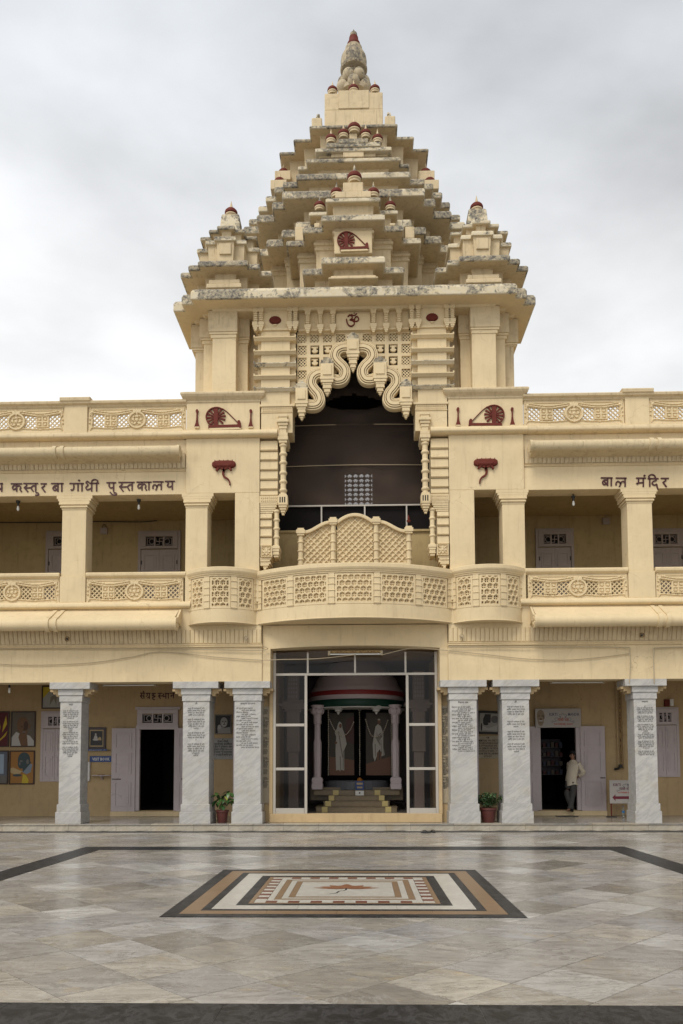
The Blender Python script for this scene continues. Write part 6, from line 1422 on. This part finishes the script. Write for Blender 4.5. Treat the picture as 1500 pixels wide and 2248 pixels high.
# the two tall portraits, garlands and offerings in the shrine
PYs = SY-.55
M_bfr = mat('black_frame', (.004, .004, .004), .9, spec=.05)
def tallpic(label, xl, xr, yt, yb, layers, mats, bg):
    x0, x1, z0, z1 = rec(xl, yt, xr, yb, PYs); return picture(label, x0-.13, x1+.13, z0-.16, z1+.16, PYs+.05, M_bfr, .13, layers, mats, bg, 'painting', 'tall_portrait')
g1, g2, g3_, g4 = F('robe_white', (.50, .48, .42)), F('robe_fold', (.24, .22, .18)), F('portrait_skin', (.18, .09, .05)), F('carpet_brown', (.12, .07, .04))
tallpic('tall portrait of a standing woman in a white sari, left of two', 723, 778, 1567, 1700,
    [(3, [(0, 0), (1, 0), (1, .24), (0, .30)]), (4, [(.62, .55), (1, .5), (1, .95), (.7, .9)]), (0+1, [(.27, .08), (.25, .4), (.28, .62), (.22, .68), (.30, .74), (.36, .83), (.42, .86), (.5, .83), (.54, .74), (.62, .66), (.70, .5), (.60, .4), (.60, .08), (.45, .06)]), (2, [(.36, .70), (.42, .5), (.52, .28), (.56, .28), (.46, .52), (.40, .70)]), (2, [(.57, .10), (.59, .4), (.55, .38), (.54, .10)]), (2, [(.42, .3), (.44, .06), (.47, .06), (.46, .3)]), (3, ell(.45, .79, .055, .035)), (3, ell(.27, .52, .05, .02)), (3, ell(.36, .07, .06, .015)), (3, ell(.50, .07, .06, .015))], [g1, g2, g3_, F('drape_red_brown', (.09, .035, .025))], F('portrait_dark', (.06, .05, .035)))
tallpic('tall portrait of a standing man in a white shawl, right of two', 803, 858, 1567, 1700,
    [(3, [(0, 0), (1, 0), (1, .30), (0, .18)]), (1, [(.30, .30), (.28, .5), (.34, .66), (.40, .78), (.5, .82), (.62, .78), (.72, .66), (.70, .5), (.76, .32), (.62, .30), (.58, .42), (.50, .38), (.44, .30), (.36, .22)]), (2, [(.40, .6), (.6, .68), (.68, .62), (.5, .52)]), (2, [(.36, .5), (.38, .3), (.41, .3), (.40, .5)]), (2, [(.60, .56), (.64, .34), (.66, .34), (.63, .56)]), (3, ell(.54, .86, .065, .05)), (1, ell(.54, .89, .05, .012)), (2, [(.44, .72), (.50, .60), (.60, .50), (.58, .47), (.46, .56)]), (3, [(.44, .14), (.45, .36), (.53, .38), (.51, .12)]), (3, [(.57, .14), (.57, .38), (.64, .38), (.62, .13)]), (2, [(.69, .3), (.70, .6), (.72, .6), (.72, .32)]), (3, ell(.48, .12, .06, .015)), (3, ell(.62, .12, .06, .015))], [g1, g2, g3_], F('portrait_dark2', (.06, .045, .033)))
M_bead = mat('garland_beads', (.72, .64, .52), .6)
def garland(label, pix):
    P = spline([Vector((A(x, y, PYs-.12)[0], PYs-.12, A(x, y, PYs-.12)[1])) for x, y in pix], 8); m = MB(); d = 0
    ln = sum((P[i+1]-P[i]).length for i in range(len(P)-1)); n = int(ln/.055); cum = [0]
    for i in range(len(P)-1): cum.append(cum[-1]+(P[i+1]-P[i]).length)
    for k in range(n):
        s_ = ln*k/n; i = max(j for j in range(len(cum)) if cum[j] <= s_); i = min(i, len(P)-2); p = P[i].lerp(P[i+1], (s_-cum[i])/max(1e-6, cum[i+1]-cum[i])); m.lathe([(.006, p.z-.022), (.021, p.z), (.006, p.z+.022)], p.x, p.y, 6)
    return tag(obj('bead_garland', m, M_bead), label, 'garland')
garland('straight string of pale beads left of the woman portrait', [(721, 1556), (721.5, 1630), (721, 1705)]); garland('straight string of pale beads between the two portraits', [(789.5, 1556), (790, 1630), (790, 1705)]); garland('straight string of pale beads right of the man portrait', [(859, 1556), (859.5, 1630), (860, 1705)])
garland('bead garland draped over the woman portrait', [(724, 1580), (736, 1604), (752, 1616), (768, 1604), (778, 1582)]); garland('bead garland draped over the man portrait', [(803, 1580), (813, 1610), (822, 1617), (840, 1610), (853, 1578)])
x, z = A(790, 1732, 3.9); t = thing('donation_box', 'blue box with pale labels standing before the portraits', 'box', (x, 3.95, .919)); obj('case', MB().box(-.13, .13, -.1, .1, 0, .27), M_blue, t, bevel=.006); obj('label_plate', MB().box(-.09, .09, -.104, -.1, .16, .22), c_cream, t); obj('label_plate', MB().box(-.08, .08, -.104, -.1, .05, .10), c_cream, t); obj('flower_heap', MB().lathe([(.08, .27), (.09, .3), (.06, .35), (.01, .38)], 0, 0, 10), F('marigold', (.45, .17, .02)), t)
t = thing('offering_box', 'small white offering box with a keyhole on the top step', 'box', (x, 3.66, .764)); obj('case', MB().box(-.13, .13, -.08, .08, 0, .14), M_wht, t, bevel=.006); obj('slot', MB().box(-.018, .018, -.083, -.08, .05, .10), M_ink, t)
# shelves of goods inside the shop
x0, x1, z0, z1 = rec(1187, 1623, 1232, 1701, 5.2); t = thing('display_rack', 'dim wall rack of goods inside the right doorway', 'rack', ((x0+x1)/2, 5.2, z0)); w2_ = (x1-x0)/2
obj('back_board', MB().box(-w2_, w2_, 0, .04, 0, z1-z0), F('rack_board', (.05, .04, .045)), t)
goods = [F('goods_red', (.10, .025, .02)), F('goods_blue', (.05, .06, .10)), F('goods_pale', (.14, .11, .08))]
for k in range(4):
    zz = (z1-z0)*k/4; obj('shelf', MB().box(-w2_, w2_, -.22, 0, zz, zz+.02), F('rack_shelf', (.10, .085, .08)), t)
    for j in range(5): xx = -w2_+.08+.13*j; obj('package', MB().box(xx-.045, xx+.045, -.16, -.06, zz+.021, zz+.02+rng.uniform(.08, .17)), goods[(k+j) % 3], t)
# ------------------------------------------------------------------ the man in the doorway
M_skin = mat('brown_skin', (.23, .115, .07), .5); M_hair = mat('black_hair', (.008, .007, .007), .8); M_shirt = mat('pale_beige_shirt', (.62, .56, .44), .8, plaster((.64, .57, .45), .2, 0, None, .2)); M_trou = mat('dark_grey_trousers', (.06, .058, .056), .85)
hx_, _ = A(1249, 1777, 3.14); FEETZ = .312
per = thing('person', 'man in pale shirt and dark trousers leaning in the right doorway, hands behind his back', 'person', (hx_, 3.14, FEETZ))
fd = Vector((-.80, -.60)).normalized(); lf_ = Vector((-fd.y, fd.x))   # facing, his left
def W3(c, lat, fwd, z): return Vector((c[0]+lf_.x*lat+fd.x*fwd, c[1]+lf_.y*lat+fd.y*fwd, z))
J = {}; E_ = []; RD = {}
def jn(n, p, r, par=None):
    J[n] = Vector(p); RD[n] = r if hasattr(r, '__len__') else (r, r)
    if par: E_.append((par, n))
hip = (.09, 0); shc = (.17, .01); hd = (.125, -.02)
jn('pelvis', (*hip, .94), (.125, .11)); jn('waist', (.125, 0, 1.10), (.12, .10), 'pelvis'); jn('chest', (.16, 0, 1.28), (.135, .11), 'waist'); jn('neckb', (.165, .005, 1.43), .065, 'chest'); jn('neck', (.15, -.005, 1.49), .052, 'neckb')
jn('skull', (hd[0]+.01, hd[1]+.01, 1.60), (.078, .088), 'neck'); jn('crown', (hd[0]+.01, hd[1]+.01, 1.685), (.066, .076), 'skull')
nose = W3(hd, 0, .085, 1.605); jaw = W3(hd, 0, .045, 1.545); jn('jaw', jaw, (.042, .042), 'skull')
for s, nm in ((1, 'l'), (-1, 'r')):
    sh = W3(shc, s*.165, -.01, 1.39); el = W3(shc, s*.235, -.12, 1.12); wr = W3(hip, s*.07, -.185, .97); pm = W3(hip, s*.02, -.20, .93)
    jn('sh'+nm, sh, .058, 'chest'); jn('el'+nm, el, .040, 'sh'+nm); jn('wr'+nm, wr, .026, 'el'+nm); jn('pm'+nm, pm, (.034, .016), 'wr'+nm)
    for k in range(4): a = W3(hip, s*(.0-.012*k), -.205, .905-.012*k); jn('f%s%d' % (nm, k), a+Vector((0, 0, -.02)), .009, 'pm'+nm); jn('g%s%d' % (nm, k), a+Vector((0, 0, -.06+.006*k)), .007, 'f%s%d' % (nm, k))
    jn('t'+nm, W3(hip, s*.05, -.20, .90), .009, 'pm'+nm)
hipL = W3(hip, .085, 0, .90); hipR = W3(hip, -.085, 0, .90)
kneeL = Vector((.11, -.06, .50)); ankL = Vector((.02, -.09, .085)); kneeR = Vector((-.04, .0, .50)); ankR = Vector((.08, -.01, .085))
for nm, h, k, a in (('l', hipL, kneeL, ankL), ('r', hipR, kneeR, ankR)):
    jn('h'+nm, h, .062, 'pelvis'); jn('k'+nm, k, .036, 'h'+nm); jn('a'+nm, a, .028, 'k'+nm)
    t0 = a+Vector((fd.x*.08, fd.y*.08, -.05)); t1 = a+Vector((fd.x*.15, fd.y*.15, -.062)); jn('b'+nm, t0, (.038, .024), 'a'+nm); jn('c'+nm, t1, (.034, .014), 'b'+nm)
names = list(J); me = bpy.data.meshes.new('body'); me.from_pydata([tuple(J[n]) for n in names], [(names.index(a), names.index(b)) for a, b in E_], [])
bo = bpy.data.objects.new('body', me); COL.objects.link(bo)
md = bo.modifiers.new('skin', 'SKIN'); md.use_smooth_shade = True
if not me.skin_vertices:
    try: me.attributes.new('skin', 'FLOAT', 'POINT')
    except Exception: pass
try:
    sk = me.skin_vertices[0].data
except Exception:
    bpy.context.view_layer.objects.active = bo; bo.select_set(True); bpy.ops.mesh.customdata_skin_add(); sk = me.skin_vertices[0].data
for i, n in enumerate(names): sk[i].radius = RD[n]; sk[i].use_root = (n == 'pelvis')
ss = bo.modifiers.new('sub', 'SUBSURF'); ss.levels = 2; ss.render_levels = 2
dg = bpy.context.evaluated_depsgraph_get(); bm_ = bpy.data.meshes.new_from_object(bo.evaluated_get(dg)); bpy.data.objects.remove(bo)
bm_.name = 'body'; bm_.materials.clear(); bm_.materials.append(M_skin); bo = bpy.data.objects.new('body', bm_); COL.objects.link(bo); bo.parent = per
def ring(c, rl, rf, z, n=24, wav=0, ph=0):
    return [tuple(W3(c, rl*(1+wav*math.sin(5*t+ph))*math.cos(t), rf*(1+wav*math.sin(5*t+ph))*math.sin(t), z+.012*wav*20*math.sin(3*t+ph))) for t in np.linspace(0, 2*PI, n, endpoint=False)]
sh_m = MB().loft([ring((.10, .0), .188, .150, .755, wav=.09), ring((.10, 0), .183, .146, .80, wav=.075, ph=.3), ring((.095, 0), .175, .142, .90, wav=.06, ph=1), ring((.10, 0), .17, .145, 1.0, wav=.055, ph=2), ring((.125, 0), .172, .14, 1.12, wav=.045, ph=3), ring((.15, 0), .182, .135, 1.25), ring((.165, 0), .19, .125, 1.35), ring((.17, .005), .165, .105, 1.41), ring((.165, .0), .10, .08, 1.452), ring((.162, -.002), .068, .066, 1.475)], cap0=False, cap1=False)
obj('shirt', sh_m, M_shirt, per, smooth=True)
ar = MB()
for s in (1, -1):
    sh = W3(shc, s*.15, -.01, 1.385); el = W3(shc, s*.24, -.12, 1.115); wr = W3(hip, s*.09, -.175, .985)
    P = spline([sh, sh.lerp(el, .5)+Vector((lf_.x*s*.02, lf_.y*s*.02, 0)), el, el.lerp(wr, .6)], 5); n = len(P)
    ar.tube([tuple(p) for p in P], [.078-.018*i/n+.004*math.sin(i*1.7) for i in range(n)], 14)
obj('sleeve', ar, M_shirt, per, smooth=True)
co = MB(); co.loft([ring((.162, -.002), .078, .074, 1.455), ring((.158, -.006), .074, .070, 1.49), ring((.158, -.006), .064, .06, 1.492)], cap0=False, cap1=False)
for s in (1, -1): c0_ = W3((.16, 0), s*.0, .07, 1.485); c1_ = W3((.16, 0), s*.085, .085, 1.43); c2_ = W3((.16, 0), s*.03, .105, 1.40); co.add([tuple(c0_), tuple(W3((.16, 0), s*.07, .03, 1.49)), tuple(c1_), tuple(c2_)], [(0, 1, 2, 3)])
obj('collar', co, M_shirt, per)
pk = MB(); 
for k in range(5): p = W3((.135+.01*(k-2), 0), -.01, .142-.004*abs(k-2), 1.36-.12*k); pk.box(p.x-.006, p.x+.006, p.y-.006, p.y+.004, p.z-.006, p.z+.006)
obj('buttons', pk, M_wht, per)
tr = MB()
tr.loft([ring((.09, 0), .145, .115, .74), ring((.09, 0), .145, .115, .84), ring((.095, 0), .12, .10, .94)])
for h, k, a, ph in ((hipL, kneeL, ankL, 0), (hipR, kneeR, ankR, 2)):
    P = spline([h.lerp(k, .12), h.lerp(k, .5), k, k.lerp(a, .5)+Vector((0, 0, 0)), a+Vector((0, 0, .0)), a+Vector((fd.x*.01, fd.y*.01, -.03))], 5); n = len(P)
    tr.tube([tuple(p) for p in P], [.100-.024*min(1, i/(n*.6))+.005*math.sin(i*1.3+ph)+(.006 if i > n-4 else 0) for i in range(n)], 16)
obj('trousers', tr, M_trou, per, smooth=True)
hc = Vector((hd[0]+.012, hd[1]+.01, 1.635)); hm = MB(); rg = []
for i, ph_ in enumerate(np.linspace(-.25, PI/2-.02, 9)):
    r = .098*math.cos(ph_); zz = hc.z+.03+.105*math.sin(ph_); cc = (hc.x-fd.x*(.018 if ph_ < .5 else .008), hc.y-fd.y*(.018 if ph_ < .5 else .008))
    rg.append([tuple(W3(cc, r*.92*math.cos(t), (r*(1.0 if math.sin(t) < 0 else (.80 if ph_ < .35 else .98)))*math.sin(t), zz+(.035 if math.sin(t) > .3 and ph_ < .3 else 0)+.004*math.sin(9*t))) for t in np.linspace(0, 2*PI, 26, endpoint=False)])
obj('hair', hm.loft(rg), M_hair, per, smooth=True)
fa = MB()
for s in (1, -1):
    p = W3(hd, s*.030, .078, 1.622); fa.box(p.x-.009, p.x+.009, p.y-.008, p.y+.005, p.z-.005, p.z+.005); p = W3(hd, s*.032, .080, 1.645); fa.box(p.x-.014, p.x+.014, p.y-.006, p.y+.006, p.z-.003, p.z+.003)
p = W3(hd, 0, .083, 1.563); fa.box(p.x-.02, p.x+.02, p.y-.006, p.y+.004, p.z-.003, p.z+.003)
obj('eyes_and_mouth', fa, M_hair, per)
ns = MB(); a, b, c, d = W3(hd, 0, .078, 1.635), W3(hd, 0, .108, 1.588), W3(hd, .016, .080, 1.582), W3(hd, -.016, .080, 1.582); ns.add([tuple(q) for q in (a, b, c, d)], [(0, 1, 2), (0, 3, 1), (1, 3, 2)])
for s in (1, -1): p = W3(hd, s*.082, -.005, 1.612); ns.lathe([(.004, p.z-.028), (.013, p.z-.015), (.015, p.z+.012), (.006, p.z+.028)], p.x, p.y, 8)
obj('nose_and_ears', ns, M_skin, per, smooth=True)
bpy.context.view_layer.update()
